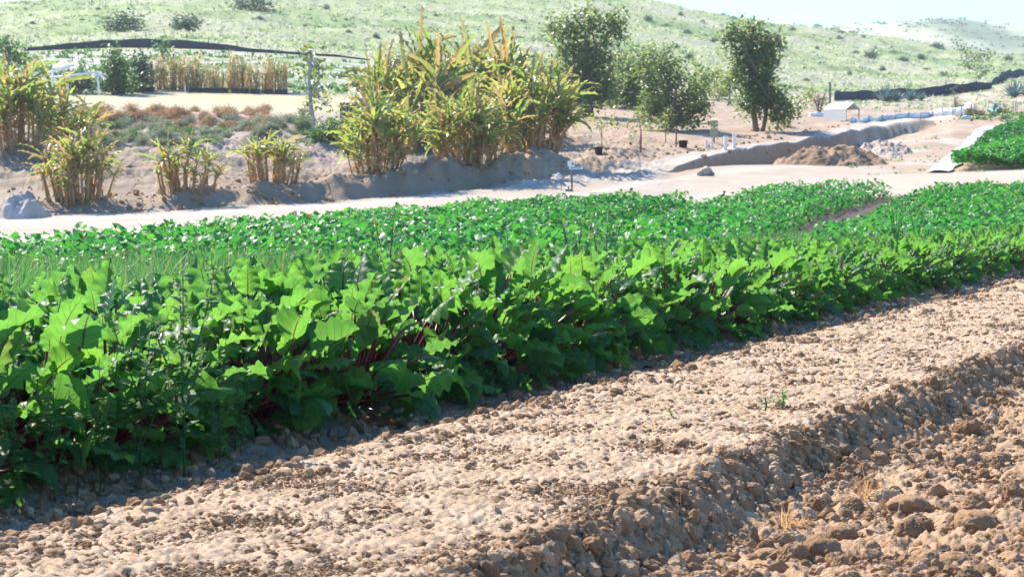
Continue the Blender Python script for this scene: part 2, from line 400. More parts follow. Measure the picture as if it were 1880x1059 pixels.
# ------------------------------------------------------------------ ground sheets
crop_top = {-500:442, 0:432, 150:424, 300:415, 450:405, 600:393, 750:378, 900:365, 1050:358, 1200:351, 1330:344, 1400:340, 1520:334, 1640:328, 1760:325, 1880:322, 2400:318}
_ck = sorted(crop_top)
def _edge(px, py):
    ax, az = ray(px, py); Y = np.exp(np.linspace(math.log(15), math.log(60), 2000)); d = CAMZ+Y*az-z_table(Y*ax, Y)-.37
    k = np.nonzero(d <= 0)[0]; return float(Y[k[0]]) if len(k) else 52.
_ce = [min(52., _edge(k, crop_top[k])) for k in _ck]
print('crop edge', [(k, round(e, 1)) for k, e in zip(_ck, _ce)])
def crop_edge(a): return np.interp(a, [(k-W0/2)/F for k in _ck], _ce)
UF = np.array([hit_table(1750, 314), hit_table(1800, 282), hit_table(1845, 247), hit_table(1880, 230)])
def upper_field(x, y):          # crop field on the rising ground
    a = x/np.maximum(y, .5)
    lo = 57.0+0*y; hi = np.interp(a, [(1745-W0/2)/F, (1800-W0/2)/F, (1845-W0/2)/F, (1880-W0/2)/F, .4], [UF[0], UF[1], UF[2], UF[3], UF[3]+2])
    return (a > (1745-W0/2)/F) & (y > lo) & (y < hi)
def pxof(x, y): return W0/2+F*x/np.maximum(y, .5)

a_cols = np.concatenate([np.linspace(-1.3, -.33, 40)[:-1], np.linspace(-.33, .33, 1180), np.linspace(.33, 1.3, 40)[1:]])
y_rows = np.concatenate([np.exp(np.arange(math.log(1.6), math.log(13), .0026)), np.exp(np.arange(math.log(13), math.log(48), .006)), np.exp(np.arange(math.log(48), math.log(78), .0022)),
                         np.exp(np.arange(math.log(78), math.log(350), .0075)), np.exp(np.arange(math.log(350), math.log(690), .03))])
GA, GY = np.meshgrid(a_cols, y_rows)
gx = (GA*GY).ravel(); gy = GY.ravel(); ga = GA.ravel()
gzv = Zg(gx, gy)
gs = s_of(gx, gy); gu = u_of(gx, gy); gpx = pxof(gx, gy)
nearm = (gy < 22) & (gs < 5.2)
I = np.nonzero(nearm)[0]
sx, sy, ss = gx[I], gy[I], gs[I]
bedm = sstep(1.62, 1.75, ss)*(1-sstep(2.65, 2.85, ss)); furm = 1-sstep(1.5, 1.75, ss); shm = sstep(2.8, 2.95, ss)
b1 = np.abs(pn(sx*11, sy*11, 61)); b2 = np.abs(pn(sx*24, sy*24, 62)); b3 = pn(sx*55, sy*55, 63); b0 = pn(sx*4, sy*4, 64)
wallm = sstep(1.5, 1.58, ss)*(1-sstep(1.70, 1.78, ss))
dent = -.009*sstep(.25, .7, pn(sx*2.6, sy*2.6, 66))+.003*pn(ss*16, gu[I]*1.6, 67)+.004*pn(ss*45, gu[I]*4, 68)
disp = bedm*(dent+.006*b0+.006*b1+.009*(.4-b2)+.0075*b3)+furm*(.018*b0+.036*(.35-b1)+.022*(.3-b2)+.006*b3)+shm*(.012*b0+.02*(.3-b1)+.014*(.3-b2)+.005*b3)+wallm*(.014*(.3-b1)+.012*(.3-b2)+.006*b3)
fade = 1-sstep(17, 22, sy)
gzv[I] += disp*fade
# colours (the ground's own, except the painted light noted below)
C = np.empty((len(gx), 3)); C[:] = (.34, .24, .165)
n1 = fbm(gx*.35, gy*.35, 4, 71); n2 = fbm(gx*.07, gy*.05, 4, 75); n3 = fbm(gx*1.6, gy*1.2, 3, 79)
def paint(mask, col, soft=None):
    m = np.asarray(mask, float)[:, None]; C[:] = C*(1-m)+np.asarray(col)*m
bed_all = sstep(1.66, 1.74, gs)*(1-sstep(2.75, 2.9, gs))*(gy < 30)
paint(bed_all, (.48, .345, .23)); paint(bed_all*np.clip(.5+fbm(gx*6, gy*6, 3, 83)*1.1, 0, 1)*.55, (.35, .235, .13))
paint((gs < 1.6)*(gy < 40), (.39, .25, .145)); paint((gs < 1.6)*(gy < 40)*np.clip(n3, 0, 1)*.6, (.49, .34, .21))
paint((gs > 2.85)*(gy < 30), (.25, .19, .14)); paint(sstep(1.48, 1.55, gs)*(1-sstep(1.66, 1.72, gs))*(gy < 30), (.36, .215, .115))  # scarp face painted browner, standing in for warm reflected light
edge = crop_edge(ga); rb = road_back(ga)
paint((gs > 4.9)*(gy < edge)*(gy > 6), (.095, .070, .052))  # tilled soil painted darker, standing in for shade between the crop beds
beyond = gy > edge-.2
paint(beyond, (.33, .255, .185))
slope = beyond & (gy > 48)
paint(slope*np.clip(.5+n1, 0, 1)*.5, (.42, .33, .24))
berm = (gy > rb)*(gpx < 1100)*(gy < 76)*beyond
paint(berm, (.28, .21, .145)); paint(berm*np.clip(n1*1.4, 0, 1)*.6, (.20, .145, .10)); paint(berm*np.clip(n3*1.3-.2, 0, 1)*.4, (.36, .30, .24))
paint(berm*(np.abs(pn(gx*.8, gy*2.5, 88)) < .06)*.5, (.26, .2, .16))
road = beyond*((gy < rb)*(gpx < 1790))
roadw = road*1.
inpit = (gpx > 1206)*(gpx < 1745)*(gy < wall_Y(ga)-.02)*(gy > edge)
paint(roadw, (.40, .335, .265)); paint(roadw*np.clip(n1*1.2, 0, 1)*.6, (.31, .245, .18)); paint(roadw*np.clip(n3*1.3, 0, 1)*.35, (.33, .27, .21))
tr = np.abs(((gy-edge)/np.maximum(rb-edge, 1)) % .36-.18)
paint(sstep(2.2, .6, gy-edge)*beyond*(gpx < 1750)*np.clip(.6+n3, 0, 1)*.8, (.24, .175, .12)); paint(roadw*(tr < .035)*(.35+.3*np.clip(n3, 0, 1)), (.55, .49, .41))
hw_ = np.clip(np.interp(ga, _wa, _wh, left=0, right=0)/.3, 0, 1)
paint(inpit*hw_*(1-sstep(3.5, 7, wall_Y(ga)-gy)), (.34, .23, .15))
paint(inpit*hw_*sstep(4, 8, wall_Y(ga)-gy)*np.clip(.3+n3, 0, 1)*.5, (.42, .33, .24))
brn = sstep(1480, 1640, gpx+120*n1)*(gpx < 1900)*(gy > 52)*(gy < 100)*(gy > edge+1.0)*((gy < wall_Y(ga)-.05)|(gpx > 1745))
paint(brn*.8, (.36, .255, .17)); paint(brn*np.clip(n1*1.5, 0, 1)*.7, (.5, .43, .36))
paint(sstep(1540, 1600, gpx)*(gy > edge)*(gy < 56)*.8, (.45, .36, .28))
slopeR = (gpx >= 1000)*(gy > rb)*(gy < 105)*beyond*(gpx < 1560)
paint(slopeR, (.35, .25, .17)); paint(slopeR*np.clip(n1*1.6, 0, 1)*.6, (.38, .27, .19)); paint(slopeR*np.clip(n3-.2, 0, 1)*.6, (.55, .45, .34))
lawnm = (gpx < 680)*sstep(78, 80, gy+1.2*n1)*(1-sstep(93.5, 95.5, gy))
paint(lawnm, (.41, .36, .23)); paint(lawnm*np.clip(n2+.3, 0, 1)*.4, (.40, .385, .19)); paint(lawnm*np.clip(n3*1.2, 0, 1)*.4, (.34, .28, .17)); paint(lawnm*(np.abs(pn(gx*.15, gy*1.6, 99)) < .09)*.35, (.48, .43, .30))
shr = (gpx < 640)*sstep(58, 62, gy+1.5*n1)*(1-sstep(76, 79, gy))
paint(shr*.7, (.37, .30, .24)); pk = (gpx > 180)*(gpx < 640)*(np.abs(gy-60.5+n1) < .8)*np.clip(n3*2, 0, 1)
paint(pk*.35, (.45, .22, .36))
ups = sstep(94.5, 97, gy)*(1-sstep(126, 132, gy))*(gpx < 1050)
paint(ups, (.34, .33, .22)); paint(ups*np.clip(n1*2, 0, 1)*.8, (.13, .22, .08)); paint(ups*(np.abs(pn(gx*.12, gy*.5, 95)+.1) < .10)*.8, (.46, .43, .40))
h = sstep(126, 134, gy)
paint(h, (.29, .33, .145)); paint(h*np.clip(n2*2.2, 0, 1)*.75, (.18, .27, .09)); paint(h*np.clip(-n2*2.0-.1, 0, 1)*.7, (.36, .34, .24))
paint(h*np.clip(n1*1.6-.15, 0, 1)*.5, (.40, .39, .27)); paint(h*np.clip(n3*1.4-.3, 0, 1)*.5, (.16, .20, .11))
rgt = sstep(100, 112, gy)*(gpx >= 1050)*(1-h); paint(rgt*.6, (.44, .38, .28)); paint(rgt*np.clip(n1*2, 0, 1)*.6, (.24, .27, .12))
nr, nc = GA.shape
ii = np.arange(nr-1)[:, None]*nc; jj = np.arange(nc-1)[None]
Q = np.stack([ii+jj, ii+jj+1, ii+nc+jj+1, ii+nc+jj], -1).reshape(-1, 4)
c0 = Q[:, 0]
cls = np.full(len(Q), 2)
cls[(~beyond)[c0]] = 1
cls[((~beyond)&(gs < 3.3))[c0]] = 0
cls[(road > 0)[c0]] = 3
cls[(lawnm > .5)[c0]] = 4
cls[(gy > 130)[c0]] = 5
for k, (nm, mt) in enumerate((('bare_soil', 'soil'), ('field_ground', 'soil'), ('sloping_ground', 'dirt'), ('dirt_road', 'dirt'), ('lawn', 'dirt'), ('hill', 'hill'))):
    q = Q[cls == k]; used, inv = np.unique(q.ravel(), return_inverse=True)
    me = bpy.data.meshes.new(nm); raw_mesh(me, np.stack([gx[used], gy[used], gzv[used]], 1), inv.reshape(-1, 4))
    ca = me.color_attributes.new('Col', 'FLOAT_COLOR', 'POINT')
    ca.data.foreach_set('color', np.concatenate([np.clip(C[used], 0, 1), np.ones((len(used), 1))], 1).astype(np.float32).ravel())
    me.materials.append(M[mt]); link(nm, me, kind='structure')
del GA, GY, Q
# ground behind and beside the camera, a little lower
gb = MB(); xs = np.linspace(-900, 900, 41)
for (x0, x1, y0, y1) in ((-60, 60, -40, 1.62),):
    gb.add([(x0, y0, -.03), (x1, y0, -.03), (x1, y1, -.03), (x0, y1, -.03)], [(0, 1, 2, 3)])
gm = plain('plain_soil', (.33, .23, .155), .95, .3, 6, bump=.02)
link('ground', gb.mesh('ground', gm), kind='structure')
# far ridge
sil = {900:150, 1300:105, 1450:75, 1520:58, 1560:51, 1600:50, 1640:48, 1680:44, 1720:40, 1760:39, 1800:44, 1850:53, 1880:56, 1950:60, 2100:64, 2300:90, 2500:130}
sk = sorted(sil)
fa = np.linspace((900-W0/2)/F, .42, 260); fY = np.linspace(600, 1250, 70)
FA, FY = np.meshgrid(fa, fY); fpx = W0/2+F*FA
zr = CAMZ+900*ray(fpx, np.interp(fpx, sk, [sil[k] for k in sk]))[1]
prof = np.where(FY < 900, .5-.5*np.cos(PI*np.clip((FY-600)/300, 0, 1)), .5+.5*np.cos(PI*np.clip((FY-900)/350, 0, 1)))
FX = FA*FY
fz = 15+(zr-15)*prof+(2.2*fbm(FX*.012, FY*.01, 4, 101)+.7*pn(FX*.09, FY*.05, 105))*np.clip(prof*1.5, 0, 1)*.8
me = bpy.data.meshes.new('far_hill')
ii = np.arange(69)[:, None]*260; jj = np.arange(259)[None]
raw_mesh(me, np.stack([FX.ravel(), FY.ravel(), fz.ravel()], 1), np.stack([ii+jj, ii+jj+1, ii+261+jj, ii+260+jj], -1).reshape(-1, 4))
fc = np.empty((FX.size, 3)); fc[:] = (.34, .34, .22); fn = fbm(FX.ravel()*.02, FY.ravel()*.012, 5, 110)
fm = np.clip(fn*2.2, 0, 1)[:, None]; fc = fc*(1-fm)+np.array((.13, .18, .09))*fm
ca = me.color_attributes.new('Col', 'FLOAT_COLOR', 'POINT'); ca.data.foreach_set('color', np.concatenate([fc, np.ones((len(fc), 1))], 1).astype(np.float32).ravel())
me.materials.append(M['hill']); link('far_hill', me, kind='structure')

# ------------------------------------------------------------------ clods
def ico(sub):
    t = (1+5**.5)/2
    V = [(-1,t,0),(1,t,0),(-1,-t,0),(1,-t,0),(0,-1,t),(0,1,t),(0,-1,-t),(0,1,-t),(t,0,-1),(t,0,1),(-t,0,-1),(-t,0,1)]
    Fc = [(0,11,5),(0,5,1),(0,1,7),(0,7,10),(0,10,11),(1,5,9),(5,11,4),(11,10,2),(10,7,6),(7,1,8),(3,9,4),(3,4,2),(3,2,6),(3,6,8),(3,8,9),(4,9,5),(2,4,11),(6,2,10),(8,6,7),(9,8,1)]
    V = [np.array(v)/np.linalg.norm(v) for v in V]
    for _ in range(sub):
        cache = {}; nf = []
        def mid(a, b):
            k = (min(a, b), max(a, b))
            if k not in cache:
                m = V[a]+V[b]; V.append(m/np.linalg.norm(m)); cache[k] = len(V)-1
            return cache[k]
        for a, b, c in Fc:
            d, e, f = mid(a, b), mid(b, c), mid(c, a); nf += [(a, d, f), (b, e, d), (c, f, e), (d, e, f)]
        Fc = nf
    return np.array(V), np.array(Fc)
def lump(sub, seed, amp=.28):
    V, Fc = ico(sub); r = np.random.default_rng(seed)
    A = r.normal(size=(9, 3)); ph = r.uniform(0, 6.28, 9)
    fr = np.array([1.2, 1.6, 2.2, 3., 3.6, 4.6, 5.5, 7, 9]); A = A/np.linalg.norm(A, axis=1)[:, None]*fr[:, None]
    d = (np.sin(V@A.T+ph)/fr**.75).sum(1)*amp
    for _ in range(4):      # broken faces
        n = r.normal(size=3); n /= np.linalg.norm(n); k = V@n; lim = r.uniform(.62, .85)
        d = np.where(k > lim, d-(k-lim)*1.0, d)
    for _ in range(26 if sub > 1 else 0):      # crumbs stuck to it
        n = r.normal(size=3); n /= np.linalg.norm(n); w = r.uniform(.16, .38); d = np.maximum(d, d*.3+r.uniform(.02, .16)*np.clip(1-np.arccos(np.clip(V@n, -1, 1))/w, 0, 1)**.6)
    V = V*(1+d)[:, None]*np.array([1, r.uniform(.75, 1.05), r.uniform(.6, .85)])
    return V, Fc
def crumb(seed):
    V, Fc = ico(0); r = np.random.default_rng(seed); V = V*r.uniform(.55, 1.3, (len(V), 1))*np.array([1, r.uniform(.6, 1.1), r.uniform(.45, .8)]); return V, Fc
def rough(sub, seed, a):
    V, Fc = lump(sub, seed); r = np.random.default_rng(seed+7); return V*(1+r.normal(0, a, (len(V), 1))), Fc
L0 = [crumb(150+i) for i in range(16)]; L1 = [rough(1, 200+i, .13) for i in range(8)]; L2 = [rough(2, 300+i, .05) for i in range(10)]; L3 = [rough(3, 400+i, .045) for i in range(7)]
def rot3(n, r):
    q = r.normal(size=(n, 4)); q /= np.linalg.norm(q, axis=1)[:, None]; w, x, y, z = q.T
    return np.stack([np.stack([1-2*(y*y+z*z), 2*(x*y-z*w), 2*(x*z+y*w)], -1), np.stack([2*(x*y+z*w), 1-2*(x*x+z*z), 2*(y*z-x*w)], -1), np.stack([2*(x*z-y*w), 2*(y*z+x*w), 1-2*(x*x+y*y)], -1)], 1)
def scatter_lumps(mb, P, R, protos, flat=1.):
    k = rng.integers(0, len(protos), len(P)); RM = rot3(len(P), rng)
    for i, (V, Fc) in enumerate(protos):
        m = np.nonzero(k == i)[0]
        if not len(m): continue
        X = np.einsum('nij,vj->nvi', RM[m], V)*R[m][:, None, None]; X[:, :, 2] *= flat
        X += P[m][:, None]
        q = (Fc[None]+(np.arange(len(m))*len(V))[:, None, None]).reshape(-1, 3)
        mb.add(X.reshape(-1, 3), tris=q, tint=np.repeat(rng.random(len(m))**1.3, len(V)))
def fan(n, smin, smax, y0, y1, power=1.):
    """random ground points in a band across the rows, denser close by"""
    out = []
    while sum(map(len, out)) < n:
        Y = np.exp(rng.uniform(math.log(y0), math.log(y1), 4*n)); a = rng.uniform(-.30, .30, 4*n); X = a*Y
        s = s_of(X, Y); out.append(np.stack([X, Y], 1)[(s > smin) & (s < smax)])
    return np.concatenate(out)[:n]
cb = MB()
def put(n, smin, smax, y0, y1, rmin, rmax, protos, sink=.35, flat=1., pw=2.2):
    p = fan(n, smin, smax, y0, y1)
    R = rmin+(rmax-rmin)*rng.random(n)**pw*np.clip(.55+.07*p[:, 1], .6, 1.6)
    z = Zg(p[:, 0], p[:, 1])+R*(1-2*sink)*flat*.6
    scatter_lumps(cb, np.stack([p[:, 0], p[:, 1], z], 1), R, protos, flat)
put(260, -4, 1.5, 2.6, 12, .018, .048, L3, .3, pw=2.)
put(1300, -4, 1.55, 2.6, 14, .012, .028, L2, .3, pw=2.)
put(9000, -6, 1.60, 2.6, 20, .006, .020, L1, .3)
put(34000, -6, 1.62, 2.8, 20, .002, .009, L0, .16, pw=1.5)
put(5200, 1.66, 2.8, 3.0, 20, .004, .015, L1, .3, .75)
put(62000, 1.66, 2.85, 3.0, 15, .0014, .0078, L0, .22, .8, pw=2.2)
put(170, 1.74, 2.75, 3.2, 16, .010, .020, L2, .4, .75)
put(700, 2.55, 2.95, 3.4, 18, .006, .024, L2, .35, .85)
put(1900, 1.44, 1.70, 3.4, 20, .007, .030, L2, .45)
put(5200, 1.46, 1.73, 3.4, 20, .004, .017, L1, .38)
put(16000, 1.46, 1.74, 3.4, 16, .002, .008, L0, .3)
put(3600, 2.8, 3.55, 4, 22, .006, .026, L1, .35)
put(12000, 2.75, 3.7, 4, 22, .003, .010, L0, .35)
def bank_stones():
    b = MB(); Y = np.exp(rng.uniform(math.log(46), math.log(90), 16000)); X = Y*rng.uniform(-.29, .24, len(Y)); a = X/Y
    d = Y-road_back(a); ok = ((d > -.3) & (d < 9) & (rng.random(len(Y)) < np.exp(-np.abs(d-.5)/2.2)+.12)) | ((a > .07) & (Y < wall_Y(a)) & (Y > wall_Y(a)-1.6)); X, Y = X[ok], Y[ok]
    R = .015+.075*rng.random(len(X))**3; scatter_lumps(b, np.stack([X, Y, Zg(X, Y)+R*.2], 1), R, L0[:8]+L1); link('bank_stones', b.mesh('bank_stones', M['clod'], False), kind='stuff')
bank_stones()
clods = link('soil_clods', cb.mesh('soil_clods', M['clod'], False), kind='stuff')
big = [(1508, 1003, 37, 'roundest large brown soil clod standing alone in the near furrow', 1.), (1668, 915, 45, 'long dark soil clod beside the dry grass tuft', .7), (1790, 950, 38, 'broad soil clod with a pale chip on its face', .75),
       (1545, 972, 28, 'blunt soil clod just behind the roundest large clod', .8), (1700, 1020, 30, 'squarish soil clod next to the long broken slab', .9), (1752, 1018, 36, 'long broken slab of soil near the picture bottom', .6),
       (1610, 842, 16, 'dark upright soil clod in the middle of the furrow', 1.), (1782, 838, 19, 'tall rounded soil clod on the far side of the furrow', 1.), (1660, 772, 15, 'rounded soil clod below the scarp of the raised bed', 1.),
       (1763, 742, 15, 'flat pale soil clod well up the furrow', .7), (1236, 1022, 16, 'small round soil clod at the foot of the bed scarp', 1.), (1408, 1012, 28, 'low soil clod among straw near the picture bottom', .7),
       (1805, 725, 12, 'small soil clod farthest up the furrow', .9), (1448, 870, 14, 'soil clod resting under the crumbling bed edge', .9), (950, 845, 9, 'dark pebble-sized clod on the bare bed surface', .9), (575, 1000, 13, 'dark clod on the bare bed near its shaded edge', .8), (100, 1012, 20, 'flat-topped clod on the bare bed in the corner', .7)]
for i, (px, py, r, lab, fl) in enumerate(big):
    p = hit(px, py+r*.6, 2.); rr = r*p[1]/F
    V, Fc = L3[i % 7]; b = MB(); V2 = V.copy(); V2[:, 2] *= fl; b.add(V2*rr, tris=Fc, tint=.25+.3*((i*37) % 10)/10)
    link('soil_clod', b.mesh('soil_clod', M['clod']), loc=p+np.array([0, 0, rr*.35*fl]), rz=i*1.3, label=lab, cat='clod', group='large loose soil clods')

# ------------------------------------------------------------------ beet plants
def beet_proto(seed):
    r = np.random.default_rng(seed); n = int(r.integers(50, 60))
    fo, st = MB(), MB()
    k = np.arange(n); az = k*2.399+r.normal(0, .35, n)
    inner = 1-k/(n-1)                               # 1 = innermost
    el = np.radians(8+70*inner**.9+r.normal(0, 10, n))
    pl = (.10+.235*inner)*r.uniform(.75, 1.2, n)         # stalk length
    L = r.uniform(.075, .175, n)*(1.08-.10*inner); W = L*r.uniform(.55, .80, n)
    base = np.stack([np.cos(az)*.018, np.sin(az)*.018, np.full(n, .01)], 1)
    tips = []; el2 = []
    for i in range(n):
        t = np.linspace(0, 1, 5); e = el[i]-.35*t*(1-inner[i]*.5)
        d = np.stack([np.cos(e)*math.cos(az[i]), np.cos(e)*math.sin(az[i]), np.sin(e)], 1)
        P = base[i]+np.concatenate([[np.zeros(3)], np.cumsum(.5*(d[1:]+d[:-1])*pl[i]/4, 0)])
        P[:, 2] = np.maximum(P[:, 2], .012)
        st.tube(P, np.linspace(.0058, .0036, 5), 5); tips.append(P[-1]); el2.append(e[-1])
    tips = np.array(tips); el2 = np.array(el2)
    tint = np.clip(.28+.34*inner+r.normal(0, .24, n), 0, 1)
    leaves(fo, tips-0.004, az+r.normal(0, .25, n), el2+r.normal(.05, .15, n), L, W, bend=r.uniform(-.1, 1.7, n)*(1.15-.5*inner), roll=r.normal(0, .55, n), fold=r.uniform(.1, .5, n), ruf=r.uniform(.10, .25, n), nt=21, ns=9, prof=pr_beet, tint=tint, waves=4.4, r=r, cup=r.normal(-.1, .55, n),
           dry=np.where(r.random(n) < .05, r.uniform(.3, .8, n), 0.))
    return fo.mesh('beet_foliage', M['beet']), st.mesh('beet_stems', M['petiole'])
protos = []
for i in range(14):
    fo, st = beet_proto(900+i)
    protos.append((fo, st))
def beet(i, x, y, sc, rz, lab):
    fo, st = protos[i % 14]
    root = link('beet_plant', None, loc=(x, y, gz(x, y)-.005), rz=rz, sc=sc, label=lab, cat='beet plant', group='beet plants in the dense front bed')
    root.empty_display_size = .05
    link('foliage', fo, root); link('stem', st, root); return root
def uY(s, Y): return (Y-s*ST)/CT
cnt = 0
for s0, y0, y1, n, lab in ((3.58, 4.5, 24.0, 106, 'green beet plant with red stalks in the bed row nearest the bare soil'), (3.93, 4.9, 26.0, 98, 'green beet plant with red stalks in the middle row of its bed'), (4.30, 5.5, 28.0, 96, 'green beet plant with red stalks in the row next to the onions')):
    us = np.linspace(uY(s0, y0), uY(s0, y1), n)
    for u in us:
        x, y = su(s0+rng.normal(0, .04), u+rng.normal(0, .05))
        sc = float(np.interp(y, [5, 7, 9, 14, 20, 28], [1.03, 1.12, 1.08, .88, .70, .62]))*rng.uniform(.88, 1.12)
        beet(int(rng.integers(0, 14)), x, y, sc, rng.uniform(0, 6.28), lab); cnt += 1

# leafy weeds growing among the first beets
def weed_proto(seed, seedhead):
    r = np.random.default_rng(seed); fo, st = MB(), MB()
    P = []; AZ = []; SZ = []; hd = []
    for b in range(7):
        az = b*2.4; h0 = .04+.05*b; ln = r.uniform(.16, .30)
        t = np.linspace(0, 1, 6); rad = np.sin(t*1.1)*ln*.5
        pts = np.stack([np.cos(az)*rad, np.sin(az)*rad, h0+ln*t*1.25], 1) if b else np.stack([0*t, 0*t, t*.62], 1)
        st.tube(pts, np.linspace(.004, .0015, 6), 4)
        for k in range(26):
            tt = r.uniform(.15, 1); q = np.array([np.interp(tt, t, pts[:, j]) for j in range(3)])
            P.append(q); AZ.append(r.uniform(0, 6.28)); SZ.append(r.uniform(.025, .06)*(1.2-.6*tt))
        if seedhead:
            for k in range(34):
                tt = r.uniform(.7, 1.02); q = np.array([np.interp(tt, t, pts[:, j]) for j in range(3)])+r.normal(0, .012, 3); hd.append(q)
    P = np.array(P); n = len(P); SZ = np.array(SZ)
    leaves(fo, P, np.array(AZ), r.uniform(-.2, .9, n), SZ, SZ*.6, bend=r.uniform(0, .8, n), roll=r.normal(0, .4, n), fold=.25, nt=4, ns=3, r=r)
    if hd:
        hd = np.array(hd); leaves(fo, hd, r.uniform(0, 6.28, len(hd)), r.uniform(0, 1.3, len(hd)), .012, .009, nt=3, ns=3, dry=.9, r=r)
    return fo.mesh('weed_foliage', M['weed']), st.mesh('weed_stem', M['weed'])
wps = [weed_proto(50+i, i == 0) for i in range(4)]
for i, (px, Y, k, sc, lab) in enumerate(((335, 6.0, 0, .95, 'tallest seeding weed with tiny pale seed heads among the beets'), (255, 5.95, 1, .72, 'bushy small-leaved weed beside the seeding weed'), (180, 5.8, 2, .6, 'low small-leaved weed hanging over the shaded furrow'),
        (400, 6.3, 3, .6, 'open small-leaved weed at the beet row foot, next to the bare gap'), (95, 5.6, 1, .55, 'small-leaved weed second from the picture edge'), (20, 5.5, 2, .5, 'small-leaved weed at the very end of the beet row'), (440, 6.5, 2, .42, 'little lone weed sprouting in the shaded furrow'))):
    x = Y*(px-W0/2)/F; root = link('weed_plant', None, loc=(x, Y, gz(x, Y)), rz=i*1.9, sc=sc, label=lab, cat='weed', group='leafy weeds along the beet row')
    link('foliage', wps[k][0], root); link('stem', wps[k][1], root)

# ------------------------------------------------------------------ onions
def onion_proto(seed):
    r = np.random.default_rng(seed); b = MB(); n = 24; az = r.uniform(0, 6.28, n)
    L = r.uniform(.35, .62, n)
    leaves(b, np.stack([np.cos(az)*.015, np.sin(az)*.015, 0*az], 1), az, np.radians(r.uniform(62, 88, n)), L, r.uniform(.010, .016, n), bend=r.uniform(.0, 1.1, n)**1.6, roll=r.normal(0, .6, n), fold=.5, nt=7, ns=3, prof=pr_blade, dry=np.where(r.random(n) < .12, .8, 0.), r=r)
    return b.mesh('onion_plant', M['onion'])
ons = [onion_proto(70+i) for i in range(8)]
k = 0
for s0, n, y1 in ((5.15, 80, 23), (5.5, 75, 23.5), (5.85, 75, 24), (6.25, 68, 24.5)):
    for u in np.linspace(uY(s0, 7.6), uY(s0, y1), n):
        x, y = su(s0+rng.normal(0, .05), u+rng.normal(0, .07))
        link('onion_plant', ons[k % 8], loc=(x, y, gz(x, y)), rz=rng.uniform(0, 6.28), sc=rng.uniform(.8, 1.12)*float(np.interp(y, [8, 11, 15, 20, 30], [.95, .84, .68, .54, .48])), label='thin-bladed green onion plant growing behind the beets', cat='onion plant', group='onion plants behind the beets'); k += 1

def onion_mass():
    n = 60000; Y = np.sqrt(rng.uniform(9**2, 30**2, n)); X = Y*rng.uniform(-.30, .25, n); s_ = s_of(X, Y); a = X/Y
    lim = np.interp(a, [-.30, -.16, -.10, -.03, .25], [16., 12.0, 8.6, 7.0, 6.8])
    ok = (s_ > 6.5) & (s_ < lim) & (Y < crop_edge(a)-.1) & ((s_ % .4) < .28); X, Y = X[ok], Y[ok]; n = len(X); b = MB()
    P = np.stack([X, Y, Zg(X, Y)], 1); idx = np.repeat(np.arange(n), 3); m = len(idx)
    leaves(b, P[idx]+rng.normal(0, .02, (m, 3))*np.array([1, 1, 0]), rng.uniform(0, 6.28, m), np.radians(rng.uniform(60, 89, m)), rng.uniform(.26, .52, m)*np.maximum(np.interp(Y[idx], [9, 13, 17, 22, 30], [1.05, .92, .75, .66, .6]), np.interp(a[ok][idx], [-.14, -.08], [.78, .5])), rng.uniform(.009, .014, m), bend=rng.uniform(0, 1.1, m)**1.6, fold=.5, nt=5, ns=2, prof=pr_blade, dry=np.where(rng.random(m) < .1, .8, 0.))
    link('onion_bed', b.mesh('onion_bed', M['onion']), kind='stuff')
onion_mass()
# ------------------------------------------------------------------ low leafy crop
def crop_mass(name, pts, hgt, leaf, seed, tintf, matname='crop', dryp=.003):
    r = np.random.default_rng(seed); b = MB(); n = len(pts)
    x, y = pts[:, 0], pts[:, 1]
    z = Zg(x, y)+hgt
    el = r.normal(.35, .45, n); L = leaf*r.uniform(.7, 1.3, n)
    leaves(b, np.stack([x, y, z], 1), r.uniform(0, 6.28, n), el, L, L*r.uniform(.65, .9, n), bend=r.uniform(.2, 1.4, n), roll=r.normal(0, .4, n), fold=r.uniform(0, .5, n), ruf=.2, nt=4, ns=3, prof=pr_oval, tint=tintf(x, y, r), dry=np.where(r.random(n) < dryp, .9, 0.), waves=1.5, r=r)
    return link(name, b.mesh(name, M[matname]), kind='stuff')
def g2a(u): return np.interp(u, [18, 21.3, 29.6, 38.3, 41, 44, 50], [5.2, 5.95, 7.75, 9.10, 9.32, 9.45, 9.7])
def g2b(u): return np.interp(u, [18, 21.1, 24.8, 31, 37, 42.3, 44.8, 50], [5.8, 6.55, 7.45, 8.9, 9.90, 10.20, 10.30, 10.6])
def g1(u): return np.interp(u, [18, 24.5, 35.4, 41.5, 48], [8.0, 9.6, 12.35, 13.0, 13.5])
allp, allh = [], []
def bed(n, lo, hi, amax, hb=.40):
    Y = np.sqrt(rng.uniform(15**2, 53**2, n)); X = Y*rng.uniform(-.28, .31, n); s = s_of(X, Y); a = X/Y; u = u_of(X, Y)
    L = lo(u, Y); R = hi(u, Y); mrg = np.minimum(np.minimum(s-L, R-s), (crop_edge(a)-.1-Y)*.8)
    mrg = np.minimum(mrg, (amax-a)*Y)+.05*pn(u*1.3, s, 130)
    ok = mrg > 0; X, Y, mrg, s, u, L = X[ok], Y[ok], mrg[ok], s[ok], u[ok], L[ok]
    top = hb*np.clip(mrg/.16, 0, 1)**.5+.05*pn(X*1.2, Y*1.2, 131)+.03*pn(X*3, Y*3, 132)+.045*np.cos((s-L)*2*PI/.85)
    hh = top*(1-.92*rng.random(len(X))**np.where(mrg < .6, 1.0, 1.9))
    keep = rng.random(len(X)) < np.interp(Y, [15, 32, 53], [.40, .8, 1.0])
    allp.append(np.stack([X, Y], 1)[keep]); allh.append(hh[keep])
bed(300000, lambda u, Y: np.where(Y > 24, 4.95, np.where(Y > 22, 6.75-(Y-22)*.9, 6.75)), lambda u, Y: g2a(u)+.0, .4, .26)
